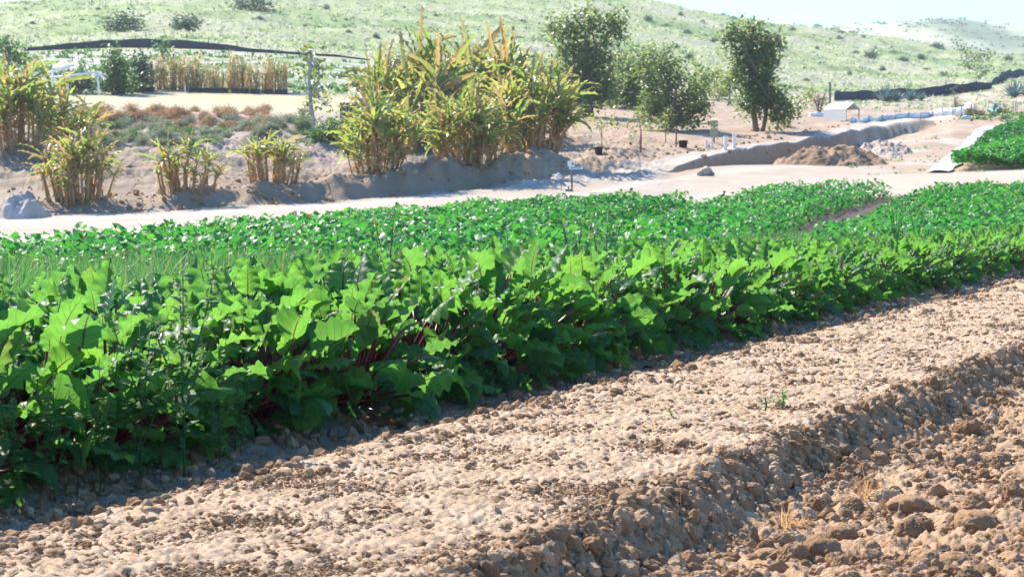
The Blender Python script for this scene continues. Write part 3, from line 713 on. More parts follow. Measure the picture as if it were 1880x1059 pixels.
bed(230000, lambda u, Y: g2b(u), lambda u, Y: g1(u)-.48, .1795, .40)
bed(420000, lambda u, Y: g1(u)+.42, lambda u, Y: 27+0*u, .0998, .36)
allp = np.concatenate(allp); allh = np.concatenate(allh)
crop_mass('low_leafy_crop', allp, np.maximum(allh, .03), .078, 31, lambda x, y, r: np.clip(.45+.45*pn(x*.5, y*.5, 133)+.2*pn(x*2, y*2, 134)+r.normal(0, .22, len(x)), 0, 1))
# the field on the rise
n = 170000
Y = np.sqrt(rng.uniform(56**2, 90**2, n)); X = Y*rng.uniform(.2, .34, n); ok = upper_field(X, Y); X, Y = X[ok], Y[ok]
ph = (s_of(X, Y)) % 1.7
top = .30+.22*np.sin(PI*ph/1.7)+.08*pn(X, Y, 140)
crop_mass('upper_field_crop', np.stack([X, Y], 1), top*(1-.6*rng.random(len(X))**2), .115, 33, lambda x, y, r: np.clip(.5+.4*np.sin(s_of(x, y)*2*PI/3.4)+r.normal(0, .2, len(x)), 0, 1))
# a few tall flowering stalks standing above the crop
def stalk_plant(seed, h):
    r = np.random.default_rng(seed); st, fl = MB(), MB()
    for b in range(5):
        az = b*1.3; t = np.linspace(0, 1, 5); pts = np.stack([np.cos(az)*.10*t**1.5, np.sin(az)*.10*t**1.5, h*(.75+.25*r.random())*t], 1); st.tube(pts, np.linspace(.006, .003, 5), 4)
        P = pts[-1]+r.normal(0, .02, (12, 3)); leaves(fl, P, r.uniform(0, 6.28, 12), r.uniform(0, 1.2, 12), .028, .022, nt=3, ns=3, dry=r.uniform(.2, .8, 12), r=r)
    return st.mesh('stalk', M['onion']), fl.mesh('flower_head', M['crop'])
for i, (px, py, h, lab) in enumerate(((1645, 408, .62, 'tall orange-flowering stalk standing in the low crop'), (1683, 398, .55, 'shorter orange-flowering stalk beside the tall one'), (1055, 440, .6, 'thin yellow bolting stalk between onions and low crop'), (1110, 436, .65, 'dark bolting stalk above the beet tops'), (712, 445, .6, 'pale bolting stalk above the onion blades'))):
    p = at(px, 24 if py < 420 else 14); st, fl = stalk_plant(500+i, h)
    root = link('flowering_stalk', None, loc=p, label=lab, cat='plant', group='bolting stalks in the field'); link('stem', st, root); link('flower_head', fl, root)

# ------------------------------------------------------------------ small things on the soil
def sprout(px, py, h, lab):
    p = hit(px, py, 2.); r = np.random.default_rng(px); b, st = MB(), MB(); n = 26
    st.tube([(0, 0, 0), (.004, 0, h*.5), (0, .003, h)], [.003, .0025, .0015], 5)
    P = np.stack([r.normal(0, .008, n), r.normal(0, .008, n), r.uniform(.2, 1, n)*h], 1)
    leaves(b, P, r.uniform(0, 6.28, n), r.uniform(0, 1., n), h*.30, h*.17, bend=.4, nt=4, ns=3, r=r)
    o = link('weed_sprout', None, loc=p, label=lab, cat='weed', group='weed sprouts on the bare bed'); link('foliage', b.mesh('foliage', M['weed']), o); link('stem', st.mesh('stem', M['weed']), o)
sprout(1405, 757, .050, 'lower green weed sprout on the bare bed edge'); sprout(1436, 755, .062, 'taller green weed sprout on the bare bed edge'); sprout(1231, 770, .025, 'tiny green weed sprout alone on the bare bed'); sprout(430, 835, .08, 'pale green sprout in the shaded furrow below the weeds')
sprout(10, 950, .05, 'bright green sprout at the corner of the shaded furrow'); sprout(805, 745, .07, 'thin green sprout in the shaded furrow under the beets')
def tuft(px, py, h, lab, n=90):
    p = hit(px, py, 2.); r = np.random.default_rng(px); b = MB()
    leaves(b, r.normal(0, h*.22, (n, 3))*np.array([1, 1, 0]), r.uniform(0, 6.28, n), r.uniform(.2, 1.4, n), h*r.uniform(.5, 1.2, n), .005, bend=r.uniform(0, 1, n), nt=5, ns=2, prof=pr_blade, r=r)
    link('dry_grass_tuft', b.mesh('dry_grass_tuft', M['straw']), loc=p, label=lab, cat='dry grass')
tuft(1602, 925, .10, 'dry orange grass tuft beside the long dark clod'); tuft(1452, 978, .085, 'dry orange grass tuft left of the roundest clod')
sb = MB(); p = fan(420, -4, 2.7, 2.8, 14); n = len(p); rr = rng.random(n)
leaves(sb, np.stack([p[:, 0], p[:, 1], Zg(p[:, 0], p[:, 1])+.014], 1), rng.uniform(0, 6.28, n), rng.normal(.1, .25, n), rng.uniform(.02, .09, n), rng.uniform(.002, .005, n), bend=rng.uniform(-.3, .6, n), nt=4, ns=2, prof=pr_blade, tint=rr)
link('straw', sb.mesh('straw', M['straw']), kind='stuff')
for (px, py, L, lab) in ((1582, 940, .07, 'curled pale dead leaf lying under the dry grass tuft'), (1418, 1050, .10, 'bleached dead leaf at the bottom of the furrow'), (1762, 805, .05, 'white scrap of dead leaf up the furrow')):
    q = hit(px, py, 2.); b = MB(); leaves(b, [(0, 0, .012)], 2.4, .25, L, L*.28, bend=.9, roll=.4, fold=.5, ruf=.2, nt=7, ns=5, prof=pr_long, tint=1.)
    link('dead_leaf', b.mesh('dead_leaf', M['straw']), loc=q, label=lab, cat='dead leaf')

# ------------------------------------------------------------------ banana clumps
def banana_proto(seed, h, top, nl, Ls):
    """one stalk: sheath tube, leaf spray, hanging dry leaves (heights in metres)"""
    r = np.random.default_rng(seed); st, gr, dr = MB(), MB(), MB()
    t = np.linspace(0, 1, 7); lean = r.normal(0, .07, 2)
    P = np.stack([lean[0]*h*t**1.6, lean[1]*h*t**1.6, h*t], 1)
    st.tube(P, np.linspace(.062, .030, 7)*(.55+.13*top), 6)
    n = nl; az = np.arange(n)*2.5+r.normal(0, .5, n); tp = P[-1]
    el = np.radians(r.uniform(25, 90, n)); L = Ls*r.uniform(.7, 1.25, n)
    pos = tp+np.stack([0*az, 0*az, -r.uniform(0, .30, n)*h], 1)
    dryv = np.where(r.random(n) < (.28 if h < 1 else .13), 1., r.uniform(.05, .75, n))
    leaves(gr, pos, az, el, L, L*r.uniform(.11, .17, n), bend=r.uniform(.1, 1.8, n)**1.2, roll=r.normal(0, .7, n), fold=r.uniform(.2, .6, n), ruf=.35, nt=18, ns=5, prof=pr_long, dry=dryv, waves=6, jag=.55, tint=r.uniform(.05, .95, n), r=r)
    for i in range(n): st.tube([pos[i]-(0, 0, .02), pos[i]+np.array([math.cos(az[i])*math.cos(el[i]), math.sin(az[i])*math.cos(el[i]), math.sin(el[i])])*L[i]*.18], [.016*top**.5, .009*top**.5], 4)
    m = 9 if h < 1 else 12; hz = r.uniform(.15, .97, m); q = np.stack([np.interp(hz, t, P[:, 0]), np.interp(hz, t, P[:, 1]), hz*h], 1)
    LL = np.minimum(Ls*.45*r.uniform(.5, 1.1, m), hz*h*.95)
    leaves(dr, q, r.uniform(0, 6.28, m), r.uniform(-.6, 1.0, m), LL, LL*r.uniform(.10, .22, m), bend=r.uniform(.8, 2.0, m), roll=r.normal(0, .8, m), fold=.5, ruf=.3, nt=6, ns=3, prof=pr_long, jag=.4, r=r)
    return st.mesh('banana_stalk', M['banana_stalk']), gr.mesh('banana_leaf_spray', M['banana']), dr.mesh('banana_dry_leaf', M['straw'])
small = [banana_proto(600+i, .85, 1., 7, .62) for i in range(8)]
large = [banana_proto(640+i, 2.05, 2.2, 10, 1.5) for i in range(9)]
def clump(px, py, halfw, hpx, n, protos, refh, lab, depth=None, seed=0, Y=None, crest=None):
    if crest: Y = float(road_back(np.array((px-W0/2)/F)))+crest
    r = np.random.default_rng(seed+px)
    c = hit(px, py) if Y is None else at(px, Y); k = m_per_px(c[1]); rx = halfw*k; ry = depth or rx*.8; H = hpx*k
    root = link('banana_clump', None, loc=c, label=lab, cat='banana plants', group='banana clumps on the bank')
    for i in range(int(n*1.3)):
        a = r.uniform(0, 6.28); q = math.sqrt(r.random()); sucker = i >= n; q = q*1.12 if sucker else q; dx, dy = q*rx*math.cos(a), q*ry*math.sin(a)
        z = gz(c[0]+dx, c[1]+dy)-c[2]
        pr = protos[int(r.integers(0, len(protos)))]; sc = H/refh*(r.uniform(.18, .5) if sucker else r.uniform(.55, 1.08)*(1.06-.34*q*q))
        st = link('stalk', pr[0], root, loc=(dx, dy, z-.02), rz=(zr := r.uniform(0, 6.28)), sc=sc, tilt=(-(l_ := (.03+.26*q)*r.uniform(.5, 1.3))*math.sin(a-zr)+r.normal(0, .04), l_*math.cos(a-zr)+r.normal(0, .04)))
        link('leaf_spray', pr[1], st); link('dry_leaf', pr[2], st)
    return root
clump(145, 382, 60, 150, 32, small, 1.35, 'banana clump nearest the road, broadest of the low clumps', .5, 1, crest=.9)
clump(342, 362, 52, 118, 28, small, 1.35, 'low banana clump with long drooping leaves above the road bend', .45, 2, crest=1.2)
clump(500, 336, 44, 122, 20, small, 1.35, 'low banana clump with an orange dead leaf, on the mid bank', .45, 3, crest=1.5)
clump(40, 262, 66, 165, 34, large, 3.2, 'tall banana clump beside the white pipe frame', 1.2, 4)
clump(130, 262, 48, 115, 20, large, 3.2, 'ragged banana clump with dead leaves before the sage shrubs', .9, 5)
clump(693, 308, 44, 165, 30, large, 3.2, 'banana clump with bare orange stalks, next to the slatted panel', .8, 6, crest=1.9)
clump(765, 266, 82, 196, 46, large, 3.2, 'broad yellow-topped banana clump at the back of the big stand', 1.6, 7)
clump(888, 258, 86, 206, 50, large, 3.2, 'tallest banana clump in the middle of the big stand', 1.8, 8)
clump(860, 302, 52, 165, 36, large, 3.2, 'front banana clump with upright orange dead leaves in the big stand', .8, 9, crest=1.9)
clump(975, 286, 48, 185, 42, large, 3.2, 'banana clump with long slanting leaves, beside the tall tree', 1.0, 10, crest=4.)

# ------------------------------------------------------------------ trees and bushes
def foliage(mb, blobs, dens, leaf, r, cl=9, wd=.75, el=(-.6, 1.2), spread=1., tint=None, dry=.03):
    P = []; tn = []
    for (cx, cy, cz, rx, ry, rz) in blobs:
        n = max(5, int(dens*(rx*ry+ry*rz+rx*rz)))
        d = r.normal(size=(n, 3)); d /= np.linalg.norm(d, axis=1)[:, None]
        q = r.random(n)**.42*r.uniform(.85, 1.22, n)
        c = np.array([cx, cy, cz])+d*q[:, None]*np.array([rx, ry, rz])
        k = r.integers(cl//2, cl*2, n)
        ci = np.repeat(np.arange(n), k)
        P.append(c[ci]+r.normal(0, 1, (len(ci), 3))*leaf*spread); tn.append(np.repeat(np.clip(r.normal(.5, .22, n), 0, 1), k))
    P = np.concatenate(P); tn = np.clip(np.concatenate(tn)+r.normal(0, .12, len(P)), 0, 1); n = len(P)
    L = leaf*r.uniform(.6, 1.35, n)
    leaves(mb, P, r.uniform(0, 6.28, n), r.uniform(el[0], el[1], n), L, L*wd, bend=r.uniform(0, .8, n), roll=r.normal(0, .6, n), fold=.3, nt=3, ns=3, tint=tn, dry=np.where(r.random(n) < dry, .9, 0), r=r)
def limb(mb, a, b, r0, r1, r, sag=.1, n=6):
    a, b = np.array(a, float), np.array(b, float); t = np.linspace(0, 1, n)[:, None]
    off = r.normal(0, 1, 3)*np.linalg.norm(b-a)*sag
    mb.tube(a+(b-a)*t+np.sin(PI*t)*off, np.linspace(r0, r1, n), 6)
def tree(name, px, py, blobs, trunks, lab, cat, mat='tree', bark='bark', leaf=.12, dens=26, cl=9, seed=0, rt=.09, group=None, wd=.72, dry=.03, dy=.85):
    """blobs: (px, py, half width px, half height px) of crown masses; trunks: (px, py_top) limbs from the base"""
    r = np.random.default_rng(seed+px); c = hit(px, py); k = m_per_px(c[1])
    root = link(name, None, loc=c, label=lab, cat=cat, group=group)
    B = [((bx-px)*k, r.normal(0, .25)*rx*k, (py-by)*k, rx*k, rx*k*dy, rz*k) for bx, by, rx, rz in blobs]
    w, f = MB(), MB()
    for i, (tx, ty) in enumerate(trunks):
        e = np.array([(tx-px)*k, r.normal(0, .15), (py-ty)*k]); st = np.array([(i-(len(trunks)-1)/2)*rt*1.5, r.normal(0, .03), -.12])
        limb(w, st, e, rt*(1 if i == 0 else .75), rt*.4, r, .04, 9)
        for bl in B:
            tt = r.uniform(.45, .95); s0 = st+(e-st)*tt
            if abs(bl[0]-s0[0]) < 1.6*bl[3]+.6:
                limb(w, s0, bl[:3], rt*.38, rt*.12, r, .1)
                for _ in range(4):
                    d = r.normal(size=3); d /= np.linalg.norm(d); limb(w, bl[:3], np.array(bl[:3])+d*np.array(bl[3:])*.95, rt*.14, rt*.05, r, .12, 4)
    foliage(f, B, dens, leaf, r, cl, wd, dry=dry)
    link('trunk', w.mesh('trunk', M[bark]), root); link('crown', f.mesh('crown', M[mat]), root); return root
G = 'trees on the slope'
tree('broadleaf_tree', 1080, 214, [(1045,60,40,38),(1085,38,38,26),(1125,55,22,40),(1060,110,48,45),(1105,105,38,45),(1075,155,45,38),(1035,150,25,30),(1110,160,30,32),(1015,55,22,16),(1138,40,10,22),(1060,185,34,22),(1095,185,26,16)], [(1075,60),(1095,80),(1060,100)], 'tallest broadleaf tree with an airy top, beside the banana stand', 'tree', leaf=.17, dens=33, seed=1, rt=.12, group=G)
tree('broadleaf_tree', 1168, 200, [(1160,120,36,34),(1150,160,40,34),(1185,150,30,36),(1125,165,32,30),(1195,110,16,20),(1150,185,46,20),(1190,185,26,24)], [(1165,120),(1180,140)], 'dark spreading tree squeezed behind its two taller neighbours', 'tree', leaf=.16, dens=35, seed=2, rt=.1, group=G)
tree('broadleaf_tree', 1232, 240, [(1215,120,30,36),(1245,150,45,42),(1205,165,35,40),(1275,180,34,32),(1225,205,48,34),(1285,205,26,24),(1192,200,26,26),(1250,218,34,20),(1180,120,18,26)], [(1230,130),(1245,150),(1220,160),(1255,180)], 'round bushy tree with several thin trunks behind the saplings', 'tree', leaf=.14, dens=42, seed=3, rt=.06, group=G)
tree('broadleaf_tree', 1394, 242, [(1345,62,24,22),(1380,58,30,22),(1412,85,20,24),(1358,100,28,34),(1392,115,32,38),(1420,110,14,14),(1378,160,30,36),(1405,150,28,36),(1388,195,28,22),(1420,190,28,26),(1445,200,24,24),(1428,220,18,16),(1360,195,14,12),(1428,75,12,10),(1350,135,12,18)], [(1375,70),(1405,130)], 'slender leaning broadleaf tree standing alone by the road', 'tree', leaf=.155, dens=54, seed=4, rt=.13, group=G)
tree('fruit_tree', 1298, 182, [(1292,150,16,20),(1308,140,14,18),(1285,165,14,14)], [(1297,145)], 'small yellow-green tree beyond the slope, left of the leaning tree', 'tree', 'treelight', leaf=.17, dens=33, seed=5, rt=.05, group=G)
tree('fruit_tree', 1338, 182, [(1330,150,16,18),(1345,160,18,18),(1350,130,10,14),(1328,172,14,10)], [(1338,148)], 'small yellow-green tree partly behind the leaning tree', 'tree', 'treelight', leaf=.17, dens=33, seed=6, rt=.05, group=G)
tree('olive_tree', 1466, 213, [(1470,185,20,16),(1485,178,12,12),(1455,195,16,12)], [(1468,185)], 'pale olive-coloured small tree beside the leaning tree', 'tree', 'treelight', leaf=.14, dens=18, seed=7, rt=.05, group=G)
tree('bare_tree', 1505, 214, [(1500,178,15,13),(1514,182,9,16),(1494,186,9,9)], [(1504,180),(1512,172),(1495,180)], 'nearly leafless purple-brown tree beside the tall fence post', 'tree', 'brush', leaf=.08, dens=14, seed=8, rt=.07, group=G)
tree('papaya_tree', 580, 245, [(570,97,17,6),(574,104,10,6),(560,140,6,5),(590,128,6,5),(567,190,15,12),(592,186,9,8),(602,194,10,10),(580,172,8,8)], [(572,95)], 'slim papaya tree with a bare pale trunk and small crown', 'tree', 'treelight', 'palebark', leaf=.17, dens=34, seed=9, rt=.085, cl=5)
for px, py, bl, lab, sd in ((1104, 272, [(1094,222,14,8),(1112,226,12,8),(1124,222,8,6),(1100,232,9,5)], 'yellow-green sapling rising behind the small black pot', 1), (1172, 264, [(1150,226,14,7),(1175,220,14,9),(1188,232,12,7),(1162,246,8,9),(1140,230,10,5)], 'widest yellow-green sapling between the two red stakes', 2), (1222, 262, [(1210,226,8,9),(1228,212,9,8),(1220,235,8,8)], 'bright green sapling in front of the bushy tree', 3)):
    tree('sapling', px, py, bl, [(px, py-48)], lab, 'sapling', 'treelight', 'sapwood', leaf=.10, dens=55, seed=30+sd, rt=.022, group='staked saplings along the road', cl=5)
# bushes
def bush(name, px, py, blobs, lab, mat, leaf=.1, dens=30, cl=9, seed=0, group=None, cat='bush', wd=.6, dry=.02, Y=None):
    r = np.random.default_rng(seed+px); c = hit(px, py) if Y is None else at(px, Y); k = m_per_px(c[1])
    B = [((bx-px)*k, r.normal(0, .2)*rx*k, (py-by)*k, rx*k, rx*k*.8, rz*k) for bx, by, rx, rz in blobs]
    root = link(name, None, loc=c, label=lab, cat=cat, group=group)
    f, w = MB(), MB(); foliage(f, B, dens, leaf, r, cl, wd, dry=dry)
    for b in B:
        for _ in range(3): limb(w, (r.normal(0, .05), r.normal(0, .05), -.06), np.array(b[:3])+r.normal(0, .3, 3)*np.array(b[3:]), .025, .008, r)
    link('foliage', f.mesh('foliage', M[mat]), root); link('stem', w.mesh('stem', M['bark']), root); return root
bush('green_bush', 620, 262, [(600,245,26,18),(630,240,30,20),(650,232,20,14),(615,255,40,10),(575,258,14,10)], 'dense green bush at the papaya foot, beside the banana stand', 'bush', .12, 95, seed=1)
bush('green_bush', 560, 226, [(556,218,13,9),(566,214,9,7)], 'small bright green bush just uphill of the papaya', 'bush', .12, 80, seed=2)
bush('green_bush', 655, 215, [(652,207,9,7),(660,212,6,5)], 'little bright bush in front of the slatted panel', 'bush', .11, 80, seed=3)
bush('dark_shrub', 258, 170, [(252,120,14,18),(262,128,16,26),(258,150,15,16)], 'dark rounded columnar shrub beside the tall dry canes', 'hillbush', .2, 60, seed=4)
bush('leafy_shrub', 215, 174, [(208,112,18,24),(225,125,16,20),(205,145,22,20),(228,150,16,20),(215,160,24,12)], 'tall yellow-green shrub beside the dark columnar shrub', 'bush', .2, 55, seed=5)
bush('dark_shrub', 110, 262, [(95,240,22,24),(120,232,20,22),(80,215,18,18),(140,245,14,14)], 'dark tangled shrub under the ragged banana clump', 'hillbush', .15, 70, seed=6)
bush('green_bush', 140, 172, [(150,150,22,18),(165,158,14,12),(120,155,20,16)], 'shadowy green bush behind the white pipe frame', 'hillbush', .2, 50, seed=7)
bush('green_bush', 20, 130, [(15,100,26,24),(40,108,18,16),(5,85,14,12)], 'pale green bush above the tall banana clump', 'bush', .22, 24, seed=8)
bush('green_bush', 300, 108, [(296,95,8,12),(308,98,10,8),(300,80,4,8)], 'spindly green bush in front of the black fence, under the bushes', 'bush', .2, 36, seed=9)
bush('green_bush', 1210, 140, [(1212,118,20,16),(1195,125,12,12)], 'grey-green bush on the hill foot behind the bushy tree', 'hillbush', .2, 24, seed=10)
bush('dry_shrub', 1756, 208, [(1752,172,11,12),(1758,188,13,14),(1748,198,14,8),(1764,196,10,8)], 'tall feathery dry shrub behind the white sheeting', 'sage', .11, 50, seed=11, wd=.25)
bush('palo_shrub', 1782, 128, [(1772,92,14,10),(1790,105,18,12),(1760,84,10,7),(1812,100,18,8),(1775,118,8,8)], 'loose green shrub on the dry hillside above the fence', 'bush', .25, 8, seed=12)
bush('palo_shrub', 1796, 145, [(1795,136,12,9),(1806,130,7,6)], 'low olive shrub right above the fence bend', 'bush', .22, 14, seed=13)
bush('green_bush', 1318, 186, [(1310,172,14,12),(1326,168,13,13)], 'low yellow-green bush joining the small fruit trees', 'treelight', .13, 45, seed=21)
bush('green_bush', 1282, 192, [(1276,180,14,10),(1290,184,12,8)], 'low dark green bush touching the round bushy tree', 'bush', .13, 50, seed=22)
bush('green_bush', 1440, 232, [(1436,222,12,8),(1450,224,10,6)], 'low dry-tipped bush at the foot of the leaning tree', 'treelight', .11, 55, seed=23)
# low shrubs on the bank
def mound_proto(seed, mat):
    r = np.random.default_rng(seed); b = MB()
    bl = [(0, 0, .12, .30, .30, .20), (.16, .05, .10, .2, .2, .15), (-.15, -.06, .09, .2, .2, .14)]
    foliage(b, bl, 360, .055, r, 6, .5, el=(0, 1.4), dry=.05); return b.mesh('mound_shrub', M[mat])
sages = [mound_proto(700+i, 'sage') for i in range(4)]; greens = [mound_proto(710+i, 'bush') for i in range(2)]; browns = [mound_proto(720+i, 'brush') for i in range(4)]
r2 = np.random.default_rng(8)
for i in range(270):
    px = r2.uniform(150, 575); py = r2.uniform(203, 268); f = (py-205)/65
    if px > 420 and py > 250: continue
    p = hit(px, py); k = m_per_px(p[1])
    brown = f < .28 or (r2.random() < .22 and f < .7)
    g = (not brown) and r2.random() < .28
    pr = browns if brown else (greens if g else sages); wpx = r2.uniform(18, 40)
    sc = wpx*k/.75
    link('dry_shrub' if brown else 'mound_shrub', pr[i % len(pr)], loc=p-np.array([0, 0, .05]), rz=r2.uniform(0, 6.28), sc=(sc, sc, sc*r2.uniform(.8, 1.25)), cat='shrub',
         label='brown dried-out mound shrub at the lawn edge' if brown else ('low green mound shrub among the grey ones on the bank' if g else 'low grey-green mound shrub on the bank below the lawn'),
         group='brown shrubs along the lawn' if brown else ('green shrubs on the bank' if g else 'grey-green shrubs on the bank'))
# canes in black planters behind the lawn
def cane_proto(seed):
    r = np.random.default_rng(seed); b, g, d = MB(), MB(), MB()
    for i in range(16):
        x, y = r.normal(0, .16, 2); h = r.uniform(.8, 1.7); ln = r.normal(0, .08, 2)
        b.tube([(x, y, 0), (x+ln[0]*.5, y+ln[1]*.5, h*.5), (x+ln[0]*1.4, y+ln[1]*1.4, h)], [.018, .015, .008], 4)
        m = 5; hz = r.uniform(.55, 1., m)*h
        leaves(g if r.random() < .85 else d, np.stack([x+0*hz, y+0*hz, hz], 1), r.uniform(0, 6.28, m), r.uniform(.3, 1.4, m), r.uniform(.35, .6, m), .05, bend=r.uniform(.3, 1.5, m), nt=5, ns=3, prof=pr_blade, r=r, dry=r.uniform(0, .6, m))
        m = 6; hz = r.uniform(.1, .75, m)*h
        leaves(d, np.stack([x+0*hz, y+0*hz, hz], 1), r.uniform(0, 6.28, m), r.uniform(-.5, 1.2, m), r.uniform(.2, .45, m), .05, bend=r.uniform(.5, 2, m), nt=4, ns=3, prof=pr_blade, r=r)
    return b.mesh('cane', M['cane']), g.mesh('cane_green_leaves', M['treelight']), d.mesh('cane_dry_leaves', M['cane'])
canes = [cane_proto(800+i) for i in range(5)]
for i, (px, hpx) in enumerate([(282,62),(294,66),(306,60),(318,68),(330,64),(343,60),(356,68),(372,66),(384,52),(396,48),(410,46),(424,50),(436,70),(447,72),(460,52),(474,55),(488,60),(500,64),(512,66),(524,62)]):
    p = at(px, 96.5+.5*((i*7) % 3)); k = m_per_px(p[1]); cc = canes[i % 5]
    root = link('cane_clump', None, loc=p, rz=i*1.1, sc=hpx*k/1.75, label='tall dry cane clump with green tops behind the pale lawn', cat='cane', group='row of dry canes behind the lawn')
    link('cane', cc[0], root); link('green_leaf', cc[1], root); link('dry_leaf', cc[2], root)
for i, (px0, px1, lab) in enumerate(((352, 420, 'longest black planter strip at the foot of the canes'), (427, 457, 'black planter under the tallest canes'), (462, 478, 'smallest black planter in the row'), (487, 503, 'second black planter from the row end'), (507, 529, 'black planter at the row end'), (190, 285, 'low dark edging in front of the shrubs beyond the lawn'))):
    p = at((px0+px1)/2, 95.6); k = m_per_px(95.6); w = (px1-px0)*k/2; b = MB()
    for z0, z1, g in ((-.1, .17, 0), (.17, .20, .015)): b.box((-w-g, -.2-g, z0), (w+g, .2+g, z1))
    link('planter', b.mesh('planter', M['blackpot'], False), loc=p, label=lab, cat='planter', group='black planters along the lawn')
b = MB(); p = at(342, 95.2); b.tube([(0, 0, -.1), (0, 0, .28)], [.03, .03], 6); b.box((-.045, -.045, .28), (.045, .045, .31)); link('marker_post', b.mesh('marker_post', M['white']), loc=p, label='short white marker post at the lawn edge before the canes', cat='post')

# ------------------------------------------------------------------ hillside plants
def tufts(n, y0, y1, a0, a1, hmin, hmax, seed, tf, mat, name, mask=None):
    r = np.random.default_rng(seed); Y = np.exp(r.uniform(math.log(y0), math.log(y1), n)); X = Y*r.uniform(a0, a1, n)
    if mask is not None:
        ok = mask(X, Y, r); X, Y = X[ok], Y[ok]; n = len(X)
    z = Zg(X, Y); m = 7; hs = r.uniform(hmin, hmax, n)*np.interp(Y, [100, 320], [.8, 1.35])
    idx = np.repeat(np.arange(n), m); N = len(idx)
    P = np.stack([X[idx]+r.normal(0, 1, N)*hs[idx]*.5, Y[idx]+r.normal(0, 1, N)*hs[idx]*.5, z[idx]-.03], 1)
    b = MB(); L = hs[idx]*r.uniform(.6, 1.2, N)
    leaves(b, P, r.uniform(0, 6.28, N), r.uniform(.3, 1.5, N), L, L*r.uniform(.35, .7, N), bend=r.uniform(0, .8, N), roll=r.normal(0, .6, N), nt=3, ns=2, prof=pr_oval, tint=np.clip(tf(X, Y, r)[idx]+r.normal(0, .1, N), 0, 1), r=r)
    link(name, b.mesh(name, M[mat]), kind='stuff')
tufts(17000, 131, 335, -.30, .33, .10, .38, 61, lambda x, y, r: np.clip(.58-1.0*fbm(x*.07, y*.05, 4, 75)+r.normal(0, .14, len(x)), 0, 1), 'hillgrass', 'hill_grass')
tufts(2600, 96, 129, -.30, .06, .12, .42, 62, lambda x, y, r: r.random(len(x))**1.3, 'bush', 'weeds', lambda X, Y, r: pn(X*.25, Y*.25, 150)+r.normal(0, .2, len(X)) > -.05)
tufts(1200, 100, 128, .10, .33, .08, .28, 63, lambda x, y, r: r.random(len(x)), 'hillgrass', 'dry_grass')
tufts(700, 57, 78, -.29, .05, .04, .14, 64, lambda x, y, r: .4+.6*r.random(len(x)), 'hillgrass', 'bank_grass')
tufts(420, 55, 76, .16, .225, .05, .16, 65, lambda x, y, r: r.random(len(x)), 'hillgrass', 'ditch_grass', lambda X, Y, r: pn(X*.6, Y*.6, 151) > .1)
def hb_proto(seed):
    r = np.random.default_rng(seed); b = MB(); foliage(b, [(0, 0, .3, .55, .5, .36), (.4, .1, .25, .4, .4, .3), (-.42, -.1, .22, .38, .38, .28), (.05, 0, .55, .28, .28, .25)], 55, .14, r, 8, .6); return b.mesh('hill_bush', M['hillbush'])
hbs = [hb_proto(770+i) for i in range(5)]
hb = [(228,58,92,'widest dark bush above the black fence'), (341,56,76,'dark bush uphill of the fence, between the widest one and the topmost'), (462,20,86,'topmost dark bush cut off by the picture edge'), (60,44,14,None), (476,36,16,None), (690,70,20,None), (1190,38,24,None), (1222,50,26,None), (1250,30,18,None), (1262,62,20,None), (1290,42,16,None), (1312,78,26,None), (1455,58,20,None), (1500,50,24,None), (1540,74,30,None), (1572,98,22,None), (1600,108,34,None), (1640,98,26,None), (1658,112,30,None), (1690,108,26,None), (1720,88,30,None), (1500,90,18,None), (1480,148,18,None), (1560,140,22,None), (1440,90,16,None), (1620,130,20,None), (1700,128,18,None), (1010,60,26,None), (960,40,18,None), (800,30,16,None), (600,18,20,None), (1240,88,22,None), (1265,110,26,None), (1400,44,16,None), (1348,36,14,None), (1850,112,24,None), (1730,140,18,None), (640,60,14,None), (560,50,14,None), (1545,60,18,None), (1585,70,16,None)]
r6 = np.random.default_rng(77)
for _ in range(22):
    qx = r6.uniform(20, 1860); qy = r6.uniform(np.interp(qx, [0, 1180, 1380, 1560, 1880], [12, 10, 38, 62, 112])+4, np.interp(qx, [0, 300, 1000, 1500, 1880], [66, 60, 110, 150, 124])); hb.append((qx, qy, r6.uniform(6, 14), None))
for i, (px, py, w, lab) in enumerate(hb):
    p = hit(px, py, 128.); sc = w*m_per_px(p[1])/1.75
    link('hill_bush', hbs[i % 5], loc=p-np.array([0, 0, .05]), rz=i*1.7, sc=(sc, sc*r6.uniform(.6, 1.3), sc*(.85 if lab else r6.uniform(.45, 1.1))), label=lab or 'small scattered dark bush on the pale hillside', cat='bush', group='large dark bushes above the fence' if lab else 'small bushes on the hillside')
# scrub on the far ridge
def far_scrub():
    r = np.random.default_rng(91); n = 2600; fi = r.integers(8, 40, n); fj = r.integers(20, 255, n); b = MB()
    ok = r.random(n) < np.clip(.45+1.2*fbm(FX[fi, fj]*.02, FY[fi, fj]*.012, 4, 110), .08, 1); fi, fj = fi[ok], fj[ok]; n = len(fi); idx = np.repeat(np.arange(n), 8); m = len(idx)
    P = np.stack([FX[fi, fj], FY[fi, fj], fz[fi, fj]], 1); h_ = r.uniform(.4, 1.3, n)
    leaves(b, P[idx]+r.normal(0, 1, (m, 3))*h_[idx, None]*np.array([.8, .8, .12]), r.uniform(0, 6.28, m), r.uniform(.2, 1.5, m), h_[idx]*r.uniform(.6, 1.2, m), h_[idx]*.8, nt=3, ns=2, tint=np.repeat(r.random(n), 8), r=r)
    link('far_scrub', b.mesh('far_scrub', M['hillbush']), kind='stuff')
far_scrub()
